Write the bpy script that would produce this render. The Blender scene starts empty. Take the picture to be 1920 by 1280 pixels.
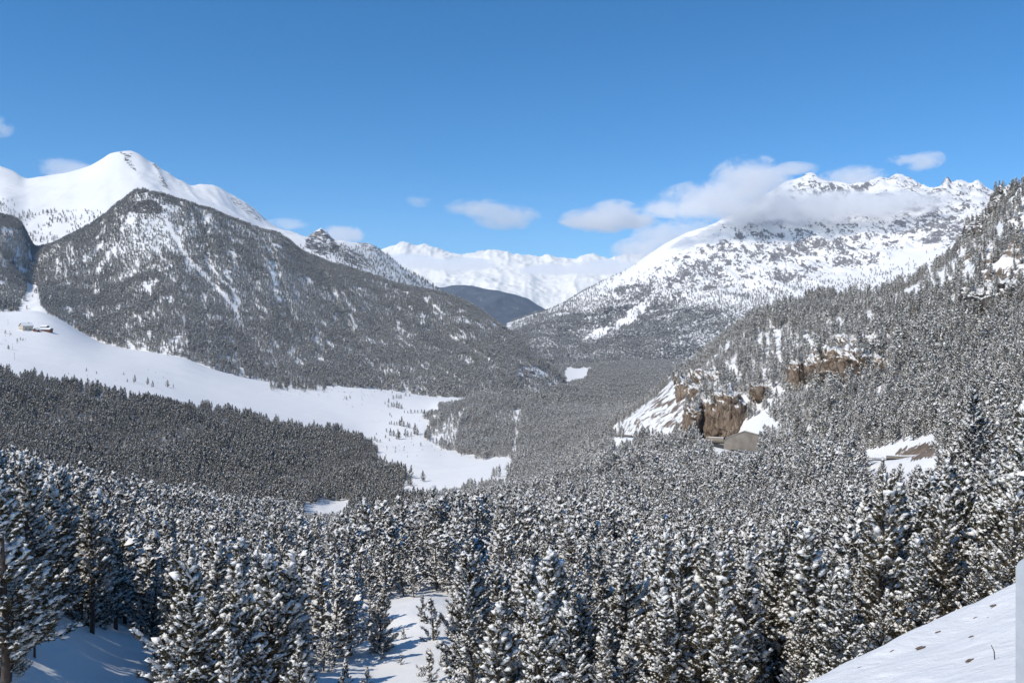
import bpy, bmesh, math, random
import numpy as np
from mathutils import Vector

R = math.radians
scene = bpy.context.scene
COL = scene.collection

# ------------------------------------------------------------------ camera
F = 1663.0          # focal length in photo pixels (1920 wide)
HZ = 605.0          # photo row of the horizon
cam_d = bpy.data.cameras.new('camera')
cam = bpy.data.objects.new('camera', cam_d)
COL.objects.link(cam)
cam.location = (0, 0, 0)
cam.rotation_euler = (R(90), 0, 0)
cam_d.sensor_width = 36.0
cam_d.lens = 36.0 * F / 1920.0
cam_d.shift_y = -(640.0 - HZ) / 1920.0
cam_d.clip_start = 0.2
cam_d.clip_end = 60000
scene.camera = cam

# ------------------------------------------------------------------ sky, sun, exposure
SUN_EL, SUN_AZ = R(47), R(-122)      # azimuth from the view direction (+Y), clockwise; to the west of the view
sun_dir = Vector((math.sin(SUN_AZ) * math.cos(SUN_EL), math.cos(SUN_AZ) * math.cos(SUN_EL), math.sin(SUN_EL)))
world = bpy.data.worlds.new('World')
scene.world = world
world.use_nodes = True
wn = world.node_tree
bg = wn.nodes['Background']
sky = wn.nodes.new('ShaderNodeTexSky')
sky.sky_type = 'NISHITA'
sky.sun_disc = False
sky.sun_elevation = SUN_EL
sky.sun_rotation = SUN_AZ
sky.altitude = 2100
sky.air_density = 1.0
sky.dust_density = 0.0
sky.ozone_density = 10.0
hsv = wn.nodes.new('ShaderNodeHueSaturation')
hsv.inputs['Saturation'].default_value = 1.17
hsv.inputs['Hue'].default_value = 0.4925
wn.links.new(sky.outputs[0], hsv.inputs['Color'])
wn.links.new(hsv.outputs[0], bg.inputs[0])
bg.inputs[1].default_value = 0.14
sl = bpy.data.lights.new('sun', 'SUN')
sl.energy = 4.0
sl.angle = R(0.5)
sl.color = (1.0, 0.945, 0.86)
sun = bpy.data.objects.new('sun', sl)
COL.objects.link(sun)
sun.rotation_euler = (-sun_dir).to_track_quat('-Z', 'Y').to_euler()
scene.view_settings.view_transform = 'Standard'
scene.view_settings.look = 'None'
scene.view_settings.gamma = 1.0
scene.view_settings.use_curve_mapping = False
scene.view_settings.exposure = 0.0
cy = scene.cycles
cy.max_bounces = 8
cy.diffuse_bounces = 4
cy.glossy_bounces = 2
cy.volume_bounces = 5
cy.transparent_max_bounces = 8
cy.volume_step_rate = 1.0
cy.volume_max_steps = 256
cy.use_denoising = True
cy.use_adaptive_sampling = True
cy.adaptive_threshold = 0.01

# ------------------------------------------------------------------ noise
def _hash(i, j, seed):
    n = (i.astype(np.int64) * 374761393 + j.astype(np.int64) * 668265263 + seed * 974634777) & 0xFFFFFFFF
    n = ((n ^ (n >> 13)) * 1274126177) & 0xFFFFFFFF
    n = (n ^ (n >> 16)) & 0xFFFFFFFF
    return n / 4294967295.0

def vnoise(x, y, seed=0):
    x = np.asarray(x, float); y = np.asarray(y, float)
    i = np.floor(x); j = np.floor(y)
    u = x - i; v = y - j
    u = u * u * u * (u * (u * 6 - 15) + 10); v = v * v * v * (v * (v * 6 - 15) + 10)
    a = _hash(i, j, seed); b = _hash(i + 1, j, seed); c = _hash(i, j + 1, seed); d = _hash(i + 1, j + 1, seed)
    return (a * (1 - u) + b * u) * (1 - v) + (c * (1 - u) + d * u) * v

def fbm(x, y, oct=5, seed=0, gain=0.5):
    s = 0; a = 1.0; t = 0
    for o in range(oct):
        s = s + a * (vnoise(x * 2 ** o + 17.3 * o, y * 2 ** o - 9.1 * o, seed + o) * 2 - 1); t += a; a *= gain
    return s / t

def ridged(x, y, oct=5, seed=0, gain=0.5):
    s = 0; a = 1.0; t = 0
    for o in range(oct):
        n = 1 - np.abs(vnoise(x * 2 ** o + 7.7 * o, y * 2 ** o + 3.1 * o, seed + o) * 2 - 1)
        s = s + a * n * n; t += a; a *= gain
    return s / t

def sstep(a, b, x):
    t = np.clip((x - a) / (b - a), 0, 1)
    return t * t * (3 - 2 * t)

def inpoly(poly, x, y):
    x = np.asarray(x); y = np.asarray(y)
    ins = np.zeros(x.shape, bool)
    n = len(poly)
    for k in range(n):
        x0, y0 = poly[k]; x1, y1 = poly[(k + 1) % n]
        if y0 == y1: continue
        c = ((y0 > y) != (y1 > y)) & (x < (x1 - x0) * (y - y0) / (y1 - y0) + x0)
        ins ^= c
    return ins

def dist_line(line, x, y):
    d = np.full(np.shape(x), 1e9)
    for (x0, y0), (x1, y1) in zip(line[:-1], line[1:]):
        dx, dy = x1 - x0, y1 - y0
        t = np.clip(((x - x0) * dx + (y - y0) * dy) / (dx * dx + dy * dy), 0, 1)
        d = np.minimum(d, np.hypot(x - x0 - t * dx, y - y0 - t * dy))
    return d

# ------------------------------------------------------------------ materials
def mat(name):
    m = bpy.data.materials.new(name); m.use_nodes = True
    nt = m.node_tree
    return m, nt, nt.nodes['Principled BSDF']

def nd(nt, t, **kw):
    n = nt.nodes.new(t)
    for k, v in kw.items():
        setattr(n, k, v)
    return n

def noise_node(nt, scale, detail=4, rough=0.55, vec=None, dist=0.0):
    n = nd(nt, 'ShaderNodeTexNoise')
    n.inputs['Scale'].default_value = scale
    n.inputs['Detail'].default_value = detail
    n.inputs['Roughness'].default_value = rough
    n.inputs['Distortion'].default_value = dist
    if vec is None:
        g = nd(nt, 'ShaderNodeNewGeometry'); vec = g.outputs['Position']
    nt.links.new(vec, n.inputs['Vector'])
    return n

def ramp(nt, src, stops):
    r = nd(nt, 'ShaderNodeValToRGB')
    e = r.color_ramp.elements
    while len(e) < len(stops): e.new(0.5)
    for k, (p, c) in enumerate(stops):
        e[k].position = p
        e[k].color = (c[0], c[1], c[2], 1) if hasattr(c, '__len__') else (c, c, c, 1)
    nt.links.new(src, r.inputs[0])
    return r

def math_node(nt, op, a, b=None, c=None):
    n = nd(nt, 'ShaderNodeMath', operation=op)
    for k, v in enumerate((a, b, c)):
        if v is None: continue
        if isinstance(v, (int, float)): n.inputs[k].default_value = v
        else: nt.links.new(v, n.inputs[k])
    return n.outputs[0]

def mix_rgb(nt, fac, a, b):
    n = nd(nt, 'ShaderNodeMix', data_type='RGBA')
    for sock, v in ((n.inputs[0], fac), (n.inputs[6], a), (n.inputs[7], b)):
        if isinstance(v, (int, float)): sock.default_value = v
        elif isinstance(v, tuple): sock.default_value = (*v, 1)
        else: nt.links.new(v, sock)
    return n.outputs[2]

def bump(nt, b, height, strength, dist):
    n = nd(nt, 'ShaderNodeBump')
    n.inputs['Strength'].default_value = strength
    n.inputs['Distance'].default_value = dist
    nt.links.new(height, n.inputs['Height'])
    nt.links.new(n.outputs[0], b.inputs['Normal'])

def terrain_mat(name, snow, rock_a, rock_b, rscale, bump_scale, bump_dist, namp=1.6, nfine=0.5, ndet=6, nrough=0.65, wood=(0.045, 0.05, 0.05), wscale=0.1, stretch=None):
    """snow with rock where the mesh attribute 'rock' says, far woods where 'wood' says; edges broken by noise"""
    m, nt, b = mat(name)
    L = nt.links
    g = nd(nt, 'ShaderNodeNewGeometry')
    vec = g.outputs['Position']
    if stretch:
        mp = nd(nt, 'ShaderNodeMapping')
        mp.inputs['Rotation'].default_value = stretch[0]
        mp.inputs['Scale'].default_value = stretch[1]
        L.new(vec, mp.inputs['Vector']); rvec = mp.outputs[0]
    else:
        rvec = vec
    n1 = noise_node(nt, rscale, ndet, nrough, rvec)
    n2 = noise_node(nt, rscale * 4.3, 4, 0.6, rvec)
    at = nd(nt, 'ShaderNodeAttribute', attribute_name='rock')
    s = math_node(nt, 'MULTIPLY_ADD', math_node(nt, 'SUBTRACT', n1.outputs[0], 0.5), namp, at.outputs['Fac'])
    s = math_node(nt, 'MULTIPLY_ADD', math_node(nt, 'SUBTRACT', n2.outputs[0], 0.5), nfine, s)
    s = math_node(nt, 'MULTIPLY', s, math_node(nt, 'GREATER_THAN', at.outputs['Fac'], 0.02))
    rm = ramp(nt, s, [(0.50, 0.0), (0.60, 1.0)])
    rc = ramp(nt, n2.outputs[0], [(0.3, rock_a), (0.7, rock_b)])
    sn = noise_node(nt, bump_scale * 0.3, 3, 0.5, vec)
    sc = ramp(nt, sn.outputs[0], [(0.3, tuple(c * 0.97 for c in snow)), (0.7, snow)])
    col = mix_rgb(nt, rm.outputs[0], sc.outputs[0], rc.outputs[0])
    wat = nd(nt, 'ShaderNodeAttribute', attribute_name='wood')
    wn1 = noise_node(nt, wscale, 3, 0.7, vec)
    wn2 = noise_node(nt, wscale * 0.12, 3, 0.6, vec)
    ws = math_node(nt, 'MULTIPLY_ADD', math_node(nt, 'SUBTRACT', wn1.outputs[0], 0.5), 1.5, wat.outputs['Fac'])
    ws = math_node(nt, 'MULTIPLY_ADD', math_node(nt, 'SUBTRACT', wn2.outputs[0], 0.5), 0.6, ws)
    ws = math_node(nt, 'MULTIPLY', ws, math_node(nt, 'GREATER_THAN', wat.outputs['Fac'], 0.02))
    wm = ramp(nt, ws, [(0.45, 0.0), (0.62, 1.0)])
    col = mix_rgb(nt, wm.outputs[0], col, wood)
    L.new(col, b.inputs['Base Color'])
    b.inputs['Roughness'].default_value = 0.7
    b.inputs['Specular IOR Level'].default_value = 0.25
    bn = noise_node(nt, bump_scale, 5, 0.6, vec)
    hgt = math_node(nt, 'ADD', math_node(nt, 'MULTIPLY', rm.outputs[0], math_node(nt, 'MULTIPLY', n2.outputs[0], 4.0)), bn.outputs[0])
    hgt = math_node(nt, 'ADD', hgt, math_node(nt, 'MULTIPLY', wm.outputs[0], math_node(nt, 'MULTIPLY', wn1.outputs[0], 5.0)))
    bump(nt, b, hgt, 0.6, bump_dist)
    return m

SNOW = (0.86, 0.845, 0.815)
M_valley = terrain_mat('valley_snow', SNOW, (0.10, 0.075, 0.055), (0.27, 0.20, 0.145), 0.10, 0.35, 0.12,
                       stretch=((0, R(40), R(20)), (0.35, 1.0, 1.6)))
M_hill = terrain_mat('hill_snow', SNOW, (0.06, 0.055, 0.05), (0.16, 0.14, 0.13), 0.05, 0.06, 1.0)
M_peak = terrain_mat('peak_snow', SNOW, (0.07, 0.065, 0.06), (0.20, 0.18, 0.17), 0.05, 0.02, 2.5, namp=2.4, nfine=1.0, ndet=8, nrough=0.7)
M_mount = terrain_mat('mountain_snow', (0.87, 0.85, 0.82), (0.10, 0.095, 0.10), (0.23, 0.21, 0.205), 0.022, 0.02, 3.0, namp=2.6, nfine=1.2, ndet=9, nrough=0.78,
                      stretch=((R(0), R(22), 0), (1.25, 0.45, 0.75)))
M_range = terrain_mat('range_snow', (0.90, 0.86, 0.78), (0.15, 0.14, 0.14), (0.30, 0.27, 0.25), 0.010, 0.004, 10.0)
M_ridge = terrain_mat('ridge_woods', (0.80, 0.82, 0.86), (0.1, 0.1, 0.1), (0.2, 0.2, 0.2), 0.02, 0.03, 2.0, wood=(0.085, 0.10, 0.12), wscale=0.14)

def flat_mat(name, c0, c1, scale, rough=0.7, bscale=None, bdist=0.02, metal=0.0):
    m, nt, b = mat(name)
    tc = nd(nt, 'ShaderNodeTexCoord')
    n = noise_node(nt, scale, 5, 0.6, tc.outputs['Object'])
    r = ramp(nt, n.outputs[0], [(0.3, c0), (0.7, c1)])
    nt.links.new(r.outputs[0], b.inputs['Base Color'])
    b.inputs['Roughness'].default_value = rough
    b.inputs['Metallic'].default_value = metal
    b.inputs['Specular IOR Level'].default_value = 0.3
    if bscale:
        bn = noise_node(nt, bscale, 5, 0.6, tc.outputs['Object'])
        bump(nt, b, bn.outputs[0], 0.7, bdist)
    return m

def needle_mat(name, cols):
    """needle colour drifts from tree to tree and along the crown"""
    m, nt, b = mat(name)
    oi = nd(nt, 'ShaderNodeObjectInfo')
    tc = nd(nt, 'ShaderNodeTexCoord')
    n = noise_node(nt, 1.3, 3, 0.6, tc.outputs['Object'])
    f = math_node(nt, 'ADD', math_node(nt, 'MULTIPLY', oi.outputs['Random'], 0.55), math_node(nt, 'MULTIPLY', n.outputs[0], 0.5))
    r = ramp(nt, f, [(0.25, cols[0]), (0.5, cols[1]), (0.8, cols[2])])
    nt.links.new(r.outputs[0], b.inputs['Base Color'])
    b.inputs['Roughness'].default_value = 0.65
    b.inputs['Specular IOR Level'].default_value = 0.2
    return m

M_needle = needle_mat('pine_needles', [(0.055, 0.046, 0.022), (0.080, 0.066, 0.032), (0.115, 0.088, 0.044)])
M_bark = flat_mat('pine_bark', (0.045, 0.034, 0.028), (0.11, 0.085, 0.07), 6, 0.9, 14, 0.02)
M_tsnow = flat_mat('branch_snow', (0.85, 0.83, 0.79), (0.90, 0.885, 0.85), 3, 0.65)
M_bank = flat_mat('bank_snow', (0.82, 0.80, 0.77), (0.88, 0.865, 0.84), 0.8, 0.6, 2.6, 0.10)
M_dirt = flat_mat('dirt', (0.11, 0.08, 0.062), (0.27, 0.20, 0.155), 9, 0.9, 20, 0.03)
M_conc = flat_mat('concrete', (0.21, 0.18, 0.145), (0.33, 0.29, 0.24), 0.35, 0.85, 3, 0.03)
M_asph = flat_mat('asphalt', (0.045, 0.045, 0.048), (0.075, 0.075, 0.078), 0.5, 0.6, 8, 0.01)
M_steel = flat_mat('galvanised_steel', (0.42, 0.43, 0.44), (0.56, 0.57, 0.58), 5, 0.5, 18, 0.002, 0.35)
M_plaster = flat_mat('cream_plaster', (0.55, 0.48, 0.36), (0.66, 0.58, 0.44), 0.3, 0.9)
M_wood = flat_mat('dark_timber', (0.06, 0.03, 0.02), (0.13, 0.06, 0.04), 0.8, 0.8)
M_redwood = flat_mat('red_timber', (0.16, 0.06, 0.035), (0.26, 0.10, 0.06), 0.8, 0.8)
M_glass = flat_mat('window_dark', (0.02, 0.025, 0.03), (0.04, 0.045, 0.05), 1, 0.2)
M_pole = flat_mat('pole_timber', (0.16, 0.13, 0.11), (0.25, 0.21, 0.18), 2, 0.9)

def rock_mat(name, cols):
    m, nt, b = mat(name)
    g = nd(nt, 'ShaderNodeNewGeometry')
    mp = nd(nt, 'ShaderNodeMapping'); mp.inputs['Scale'].default_value = (1, 1, 0.45)
    nt.links.new(g.outputs['Position'], mp.inputs[0])
    n1 = noise_node(nt, 0.16, 6, 0.62, mp.outputs[0], 0.6)
    n2 = noise_node(nt, 0.9, 5, 0.65, mp.outputs[0])
    r = ramp(nt, n1.outputs[0], [(0.30, cols[0]), (0.45, cols[1]), (0.55, cols[2]), (0.70, cols[3])])
    dk = ramp(nt, n2.outputs[0], [(0.30, 0.45), (0.6, 1.0)])
    mm = nd(nt, 'ShaderNodeMix', data_type='RGBA', blend_type='MULTIPLY'); mm.inputs[0].default_value = 0.8
    nt.links.new(r.outputs[0], mm.inputs[6]); nt.links.new(dk.outputs[0], mm.inputs[7])
    sx = nd(nt, 'ShaderNodeSeparateXYZ'); nt.links.new(g.outputs['Normal'], sx.inputs[0])
    sn = math_node(nt, 'MULTIPLY_ADD', math_node(nt, 'SUBTRACT', n2.outputs[0], 0.5), 0.7, sx.outputs[2])
    sm = ramp(nt, sn, [(0.47, 0.0), (0.56, 1.0)])
    col = mix_rgb(nt, sm.outputs[0], mm.outputs[2], (0.86, 0.845, 0.815))
    nt.links.new(col, b.inputs['Base Color'])
    b.inputs['Roughness'].default_value = 0.85
    b.inputs['Specular IOR Level'].default_value = 0.2
    vo = nd(nt, 'ShaderNodeTexVoronoi', feature='DISTANCE_TO_EDGE')
    vo.inputs['Scale'].default_value = 0.32
    wv = nd(nt, 'ShaderNodeVectorMath', operation='ADD'); nt.links.new(mp.outputs[0], wv.inputs[0]); nt.links.new(n2.outputs[1], wv.inputs[1])
    nt.links.new(wv.outputs[0], vo.inputs['Vector'])
    ck = ramp(nt, vo.outputs[0], [(0.0, 0.0), (0.06, 1.0)])
    hh_ = math_node(nt, 'ADD', math_node(nt, 'MULTIPLY', n2.outputs[0], 1.2), ck.outputs[0])
    bump(nt, b, hh_, 1.0, 0.6)
    return m
M_rock = rock_mat('ochre_rock', [(0.11, 0.08, 0.06), (0.29, 0.205, 0.14), (0.37, 0.28, 0.20), (0.24, 0.215, 0.195)])

# ------------------------------------------------------------------ mesh helpers
def mesh_obj(name, verts, faces, mats, parent=None, smooth=False, midx=None, link=True):
    me = bpy.data.meshes.new(name)
    verts = np.asarray(verts, np.float32)
    if isinstance(faces, np.ndarray):
        n, k = faces.shape
        me.vertices.add(len(verts)); me.vertices.foreach_set('co', verts.ravel())
        me.loops.add(n * k); me.loops.foreach_set('vertex_index', faces.ravel().astype(np.int32))
        me.polygons.add(n)
        me.polygons.foreach_set('loop_start', np.arange(0, n * k, k, dtype=np.int32))
    else:
        me.from_pydata([tuple(v) for v in verts], [], faces)
    for m in (mats if isinstance(mats, (list, tuple)) else [mats]):
        me.materials.append(m)
    if midx is not None:
        me.polygons.foreach_set('material_index', np.asarray(midx, np.int32))
    if smooth:
        me.polygons.foreach_set('use_smooth', np.ones(len(me.polygons), bool))
    me.update(calc_edges=True); me.validate()
    o = bpy.data.objects.new(name, me)
    if link: COL.objects.link(o)
    if parent is not None: o.parent = parent
    return o

def tag(o, label=None, cat=None, group=None, kind=None):
    if label: o['label'] = label
    if cat: o['category'] = cat
    if group: o['group'] = group
    if kind: o['kind'] = kind
    return o

def empty(name, loc, rz=0.0, s=1.0):
    o = bpy.data.objects.new(name, None)
    o.empty_display_size = 0.5
    COL.objects.link(o)
    o.location = loc; o.rotation_euler = (0, 0, rz); o.scale = (s, s, s)
    return o

def add_attr(o, name, vals):
    a = o.data.attributes.new(name, 'FLOAT', 'POINT')
    a.data.foreach_set('value', np.asarray(vals, np.float32).ravel())

# ------------------------------------------------------------------ lofted terrain sheets
def pchip_rows(xk, yk, xq):
    """monotone cubic through (xk[i], yk[i]) for each row i, at xq[i]"""
    h = np.diff(xk, axis=1); dl = np.diff(yk, axis=1) / h
    d = np.zeros_like(yk)
    w1 = 2 * h[:, 1:] + h[:, :-1]; w2 = h[:, 1:] + 2 * h[:, :-1]
    same = dl[:, 1:] * dl[:, :-1] > 0
    with np.errstate(divide='ignore', invalid='ignore'):
        hm = (w1 + w2) / (w1 / dl[:, :-1] + w2 / dl[:, 1:])
    d[:, 1:-1] = np.where(same, hm, 0)
    d[:, 0] = dl[:, 0]; d[:, -1] = dl[:, -1]
    out = np.zeros_like(xq)
    K = xk.shape[1]
    for i in range(K - 1):
        x0 = xk[:, i:i + 1]; x1 = xk[:, i + 1:i + 2]; hh = x1 - x0
        t = (xq - x0) / hh
        m = (t >= 0) & (t <= 1) if i else (t <= 1)
        if i == K - 2: m = m | (t > 1)
        tt = np.clip(t, 0, 1)
        v = (yk[:, i:i + 1] * (2 * tt ** 3 - 3 * tt ** 2 + 1) + d[:, i:i + 1] * hh * (tt ** 3 - 2 * tt ** 2 + tt)
             + yk[:, i + 1:i + 2] * (-2 * tt ** 3 + 3 * tt ** 2) + d[:, i + 1:i + 2] * hh * (tt ** 3 - tt ** 2))
        v = v + np.where(t > 1, (t - 1) * hh * d[:, i + 1:i + 2], 0) + np.where(t < 0, t * hh * d[:, i:i + 1], 0)
        out = np.where(m, v, out) if i == 0 else np.where(m & (t > 0), v, out)
    return out

def blur(a, n, axis):
    if n < 1: return a
    k = np.hanning(2 * n + 3)[1:-1]; k /= k.sum()
    p = np.concatenate([np.repeat(np.take(a, [0], axis), n, axis), a, np.repeat(np.take(a, [-1], axis), n, axis)], axis)
    return np.apply_along_axis(lambda v: np.convolve(v, k, 'valid'), axis, p)

class Sheet:
    def __init__(s, curves, px0, px1, dpx, rows, bx=1, by=1):
        s.px = np.arange(px0, px1 + 0.01, dpx); s.rows = np.asarray(rows, float)
        Yk = []; Zk = []
        for c in curves:
            c = np.array(c, float)
            x = s.px[None, :]
            py = pchip_rows(c[None, :, 0], c[None, :, 1], x)[0] if len(c) > 2 else np.interp(s.px, c[:, 0], c[:, 1])
            ly = np.interp(s.px, c[:, 0], np.log(c[:, 2]))
            py = np.where(s.px < c[0, 0], c[0, 1], np.where(s.px > c[-1, 0], c[-1, 1], py))
            Y = np.exp(ly)
            if Yk: Y = np.maximum(Y, Yk[-1] * 1.015)
            Yk.append(Y); Zk.append((HZ - py) * Y / F)
        s.Yk = np.array(Yk).T
        s.z = pchip_rows(s.Yk, np.array(Zk).T, np.repeat(s.rows[None, :], len(s.px), 0))
        s.z = blur(blur(s.z, bx, 0), by, 1)
        s.PX, s.YY = np.meshgrid(s.px, s.rows, indexing='ij')
        s.XX = (s.PX - 960) / F * s.YY
        s.attr = {}
    def h(s, X, Y):
        X = np.asarray(X, float); Y = np.asarray(Y, float)
        px = 960 + F * X / np.maximum(Y, 1e-3)
        fi = (px - s.px[0]) / (s.px[1] - s.px[0])
        fj = np.interp(Y, s.rows, np.arange(len(s.rows)))
        ok = (fi >= 0) & (fi <= len(s.px) - 1) & (Y >= s.rows[0]) & (Y <= s.rows[-1])
        i = np.clip(np.floor(fi).astype(int), 0, len(s.px) - 2); j = np.clip(np.floor(fj).astype(int), 0, len(s.rows) - 2)
        u = np.clip(fi - i, 0, 1); v = np.clip(fj - j, 0, 1)
        z = (s.z[i, j] * (1 - u) + s.z[i + 1, j] * u) * (1 - v) + (s.z[i, j + 1] * (1 - u) + s.z[i + 1, j + 1] * u) * v
        return np.where(ok, z, -1e6)
    def py(s):
        return HZ - F * s.z / s.YY
    def build(s, name, material):
        nx, ny = s.z.shape
        V = np.stack([s.XX, s.YY, s.z], -1).reshape(-1, 3)
        idx = np.arange(nx * ny).reshape(nx, ny)
        Q = np.stack([idx[:-1, :-1], idx[1:, :-1], idx[1:, 1:], idx[:-1, 1:]], -1).reshape(-1, 4)
        o = mesh_obj(name, V, Q, material, smooth=True)
        for k in ('rock', 'wood'):
            add_attr(o, k, s.attr.get(k, np.zeros((nx, ny))))
        tag(o, kind='structure')
        return o

# --- valley ground with the near slopes and the eastern hillside
VC = [
 [(-350,1900,20),(600,1850,20),(1200,1750,20),(1500,1500,20),(1900,1330,20),(2270,1150,20)],
 [(-350,1130,46),(0,1190,42),(110,1218,45),(220,1238,50),(500,1290,54),(700,1280,60),(850,1285,60),(1000,1300,52),(1300,1290,52),(1500,1270,52),(1700,1200,52),(1900,1130,52),(2270,1000,52)],
 [(-350,980,70),(0,1046,70),(150,1100,76),(300,1142,84),(600,1135,92),(800,1105,98),(1000,1135,105),(1300,1105,105),(1500,1060,102),(1700,1020,100),(1900,975,98),(2270,860,95)],
 [(-350,860,150),(0,935,155),(300,1000,175),(700,1010,215),(1000,990,225),(1300,945,205),(1500,905,200),(1640,885,188),(1780,865,170),(1900,850,145),(2270,700,135)],
 [(-350,840,420),(0,880,440),(300,935,460),(600,972,560),(700,958,600),(850,930,600),(1000,900,560),(1100,865,570),(1150,822,575),(1240,828,480),(1335,836,400),(1400,849,350),(1480,856,300),(1560,860,255),(1640,863,225),(1720,862,205),(1790,850,190),(1900,812,165),(2270,640,160)],
 [(-350,760,620),(0,800,650),(300,860,640),(600,910,700),(700,890,770),(850,880,790),(960,863,815),(1050,850,800),(1100,840,730),(1150,812,590),(1165,800,585),(1220,756,600),(1260,718,612),(1290,696,620),(1310,712,560),(1345,728,460),(1390,735,435),(1440,730,415),(1500,712,400),(1560,690,385),(1640,672,370),(1750,655,345),(1900,620,315),(2270,400,300)],
 [(-350,690,800),(0,714,800),(200,740,860),(300,750,900),(420,777,930),(640,816,1000),(700,828,1000),(780,830,985),(850,842,940),(960,832,960),(1050,810,950),(1150,792,900),(1220,772,900),(1270,722,800),(1300,690,700),(1340,656,670),(1400,612,650),(1500,580,610),(1640,562,590),(1700,540,582),(1760,506,575),(1810,470,570),(1850,436,560),(1885,388,550),(1920,362,540),(2000,330,530),(2270,230,490)],
 [(-350,650,1100),(0,668,1100),(200,692,1150),(420,735,1200),(640,765,1250),(740,772,1250),(800,772,1240),(830,766,1210),(900,750,1220),(980,748,1250),(1050,770,1250),(1150,768,1300),(1285,752,1300),(1400,700,1300),(1640,640,1400),(1920,560,1300),(2270,430,1200)],
 [(-350,572,1600),(0,585,1620),(60,582,1650),(200,645,1560),(340,670,1500),(400,692,1480),(500,714,1520),(720,730,1620),(830,744,1600),(960,742,1650),(1060,738,1750),(1150,738,1800),(1400,700,1800),(1640,670,1900),(2270,600,1900)],
 [(-350,700,2600),(900,705,2600),(1060,701,2650),(1085,700,2700),(1200,692,2700),(1400,680,2700),(2270,680,2700)],
 [(-350,665,4600),(1000,655,4600),(1200,655,4600),(2270,650,4600)],
 [(-350,640,9000),(2270,640,9000)],
]
vrows = np.unique(np.concatenate([np.geomspace(20, 1900, 430), np.geomspace(1900, 9000, 90)]))
valley = Sheet(VC, -350, 2270, 5, vrows, 2, 3)
X, Y = valley.XX, valley.YY
amp = np.interp(np.log(Y), np.log([20, 60, 200, 700, 1600, 9000]), [0.5, 1.0, 2.5, 4.0, 4.0, 8.0])
PYv = valley.py()
MEADOW = [(-350,560),(0,585),(40,562),(60,575),(140,603),(200,636),(340,662),(400,688),(480,706),(560,711),(680,724),(740,730),(830,742),(858,744),(835,760),(806,788),(800,812),(815,838),(870,852),(930,856),(966,858),(966,880),(900,914),(850,932),(760,936),(752,912),(768,900),(742,880),(712,868),(700,846),(690,832),(640,816),(560,804),(500,793),(420,777),(330,760),(210,744),(140,726),(0,704),(-350,680)]
mead = inpoly(MEADOW, valley.PX, PYv) & (Y > 560) & (Y < 1750)
quiet = np.where(mead, 0.12, 1.0)
quiet = blur(blur(quiet, 2, 0), 2, 1)
valley.z = valley.z + amp * quiet * fbm(X / (14 + 0.05 * Y), Y / (14 + 0.05 * Y), 5, 3)
valley.z += (0.8 * fbm(X / 60, Y / 25, 3, 8) + 1.1 * fbm((X + 0.3 * Y) / 90, (Y - 0.2 * X) / 12, 3, 9)) * (1 - quiet)

# the pass road along the hillside: level bench cut into the sheet
ROAD = [(1128,826,640),(1140,821,600),(1156,817,572),(1240,824,480),(1335,833,400),(1400,846,350),(1480,853,300),(1560,857,255),(1640,860,222),(1720,860,200),(1790,850,185),(1900,818,160),(2050,760,140)]
RP = np.array([((p - 960) / F * d, d, (HZ - y) * d / F) for p, y, d in ROAD])
def resample(P, step):
    seg = np.linalg.norm(np.diff(P[:, :2], axis=0), axis=1); t = np.concatenate([[0], np.cumsum(seg)])
    q = np.arange(0, t[-1], step)
    return np.stack([pchip_rows(t[None], P[None, :, k], q[None])[0] for k in range(3)], 1)
RL = resample(RP, 4.0)
def road_dist(X, Y):
    d = np.full(X.shape, 1e9); zr = np.zeros(X.shape); sd = np.zeros(X.shape)
    for (x0, y0, z0), (x1, y1, z1) in zip(RL[:-1], RL[1:]):
        dx, dy = x1 - x0, y1 - y0; LL = dx * dx + dy * dy
        t = np.clip(((X - x0) * dx + (Y - y0) * dy) / LL, 0, 1)
        e = np.hypot(X - x0 - t * dx, Y - y0 - t * dy)
        m = e < d
        zr = np.where(m, z0 + t * (z1 - z0), zr); sd = np.where(m, dx * (Y - y0) - dy * (X - x0), sd); d = np.where(m, e, d)
    return d, zr, sd
rm = (Y > 120) & (Y < 700) & (valley.PX > 1080)
rd, rz, rs = road_dist(X[rm], Y[rm])
w = 1 - sstep(6.5, 15.0, rd)
zz = valley.z[rm]
valley.z[rm] = zz * (1 - w) + (rz - 0.25) * w

# --- the wooded hill, the snowy peaks, the eastern mountain, the far range and the wooded ridge
HC = [
 [(-350,700,1350),(0,690,1420),(60,670,1500),(200,740,1380),(340,760,1330),(500,800,1330),(720,810,1420),(830,820,1400),(960,825,1400),(1060,810,1550),(1150,830,1600)],
 [(-350,560,1650),(0,572,1700),(60,574,1720),(200,643,1565),(340,668,1500),(400,690,1480),(500,712,1520),(720,728,1620),(830,742,1600),(960,744,1600),(1060,732,1700),(1150,790,1800)],
 [(-350,440,1950),(0,480,1950),(40,515,1950),(60,532,1950),(120,530,1920),(200,520,1950),(300,500,1950),(400,540,1900),(500,590,1850),(600,600,1950),(720,620,2000),(830,640,2000),(960,690,1850),(1060,737,1900),(1150,810,2000)],
 [(-350,330,2300),(-100,380,2250),(0,400,2250),(36,412,2250),(52,438,2250),(66,464,2250),(90,459,2250),(120,445,2250),(172,423,2280),(225,386,2300),(265,365,2320),(310,373,2330),(400,397,2380),(450,415,2400),(520,440,2450),(580,480,2480),(640,499,2500),(700,519,2500),(750,534,2500),(800,545,2480),(850,565,2420),(900,586,2350),(950,617,2250),(1000,660,2100),(1045,706,1950),(1070,735,1930),(1150,830,2100)],
 [(-350,420,2900),(0,490,2800),(60,570,2800),(265,480,2900),(580,590,3000),(800,650,3000),(1000,730,2700),(1150,860,2700)],
]
hill = Sheet(HC, -350, 1150, 4, np.linspace(1330, 2950, 330), 2, 2)
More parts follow.
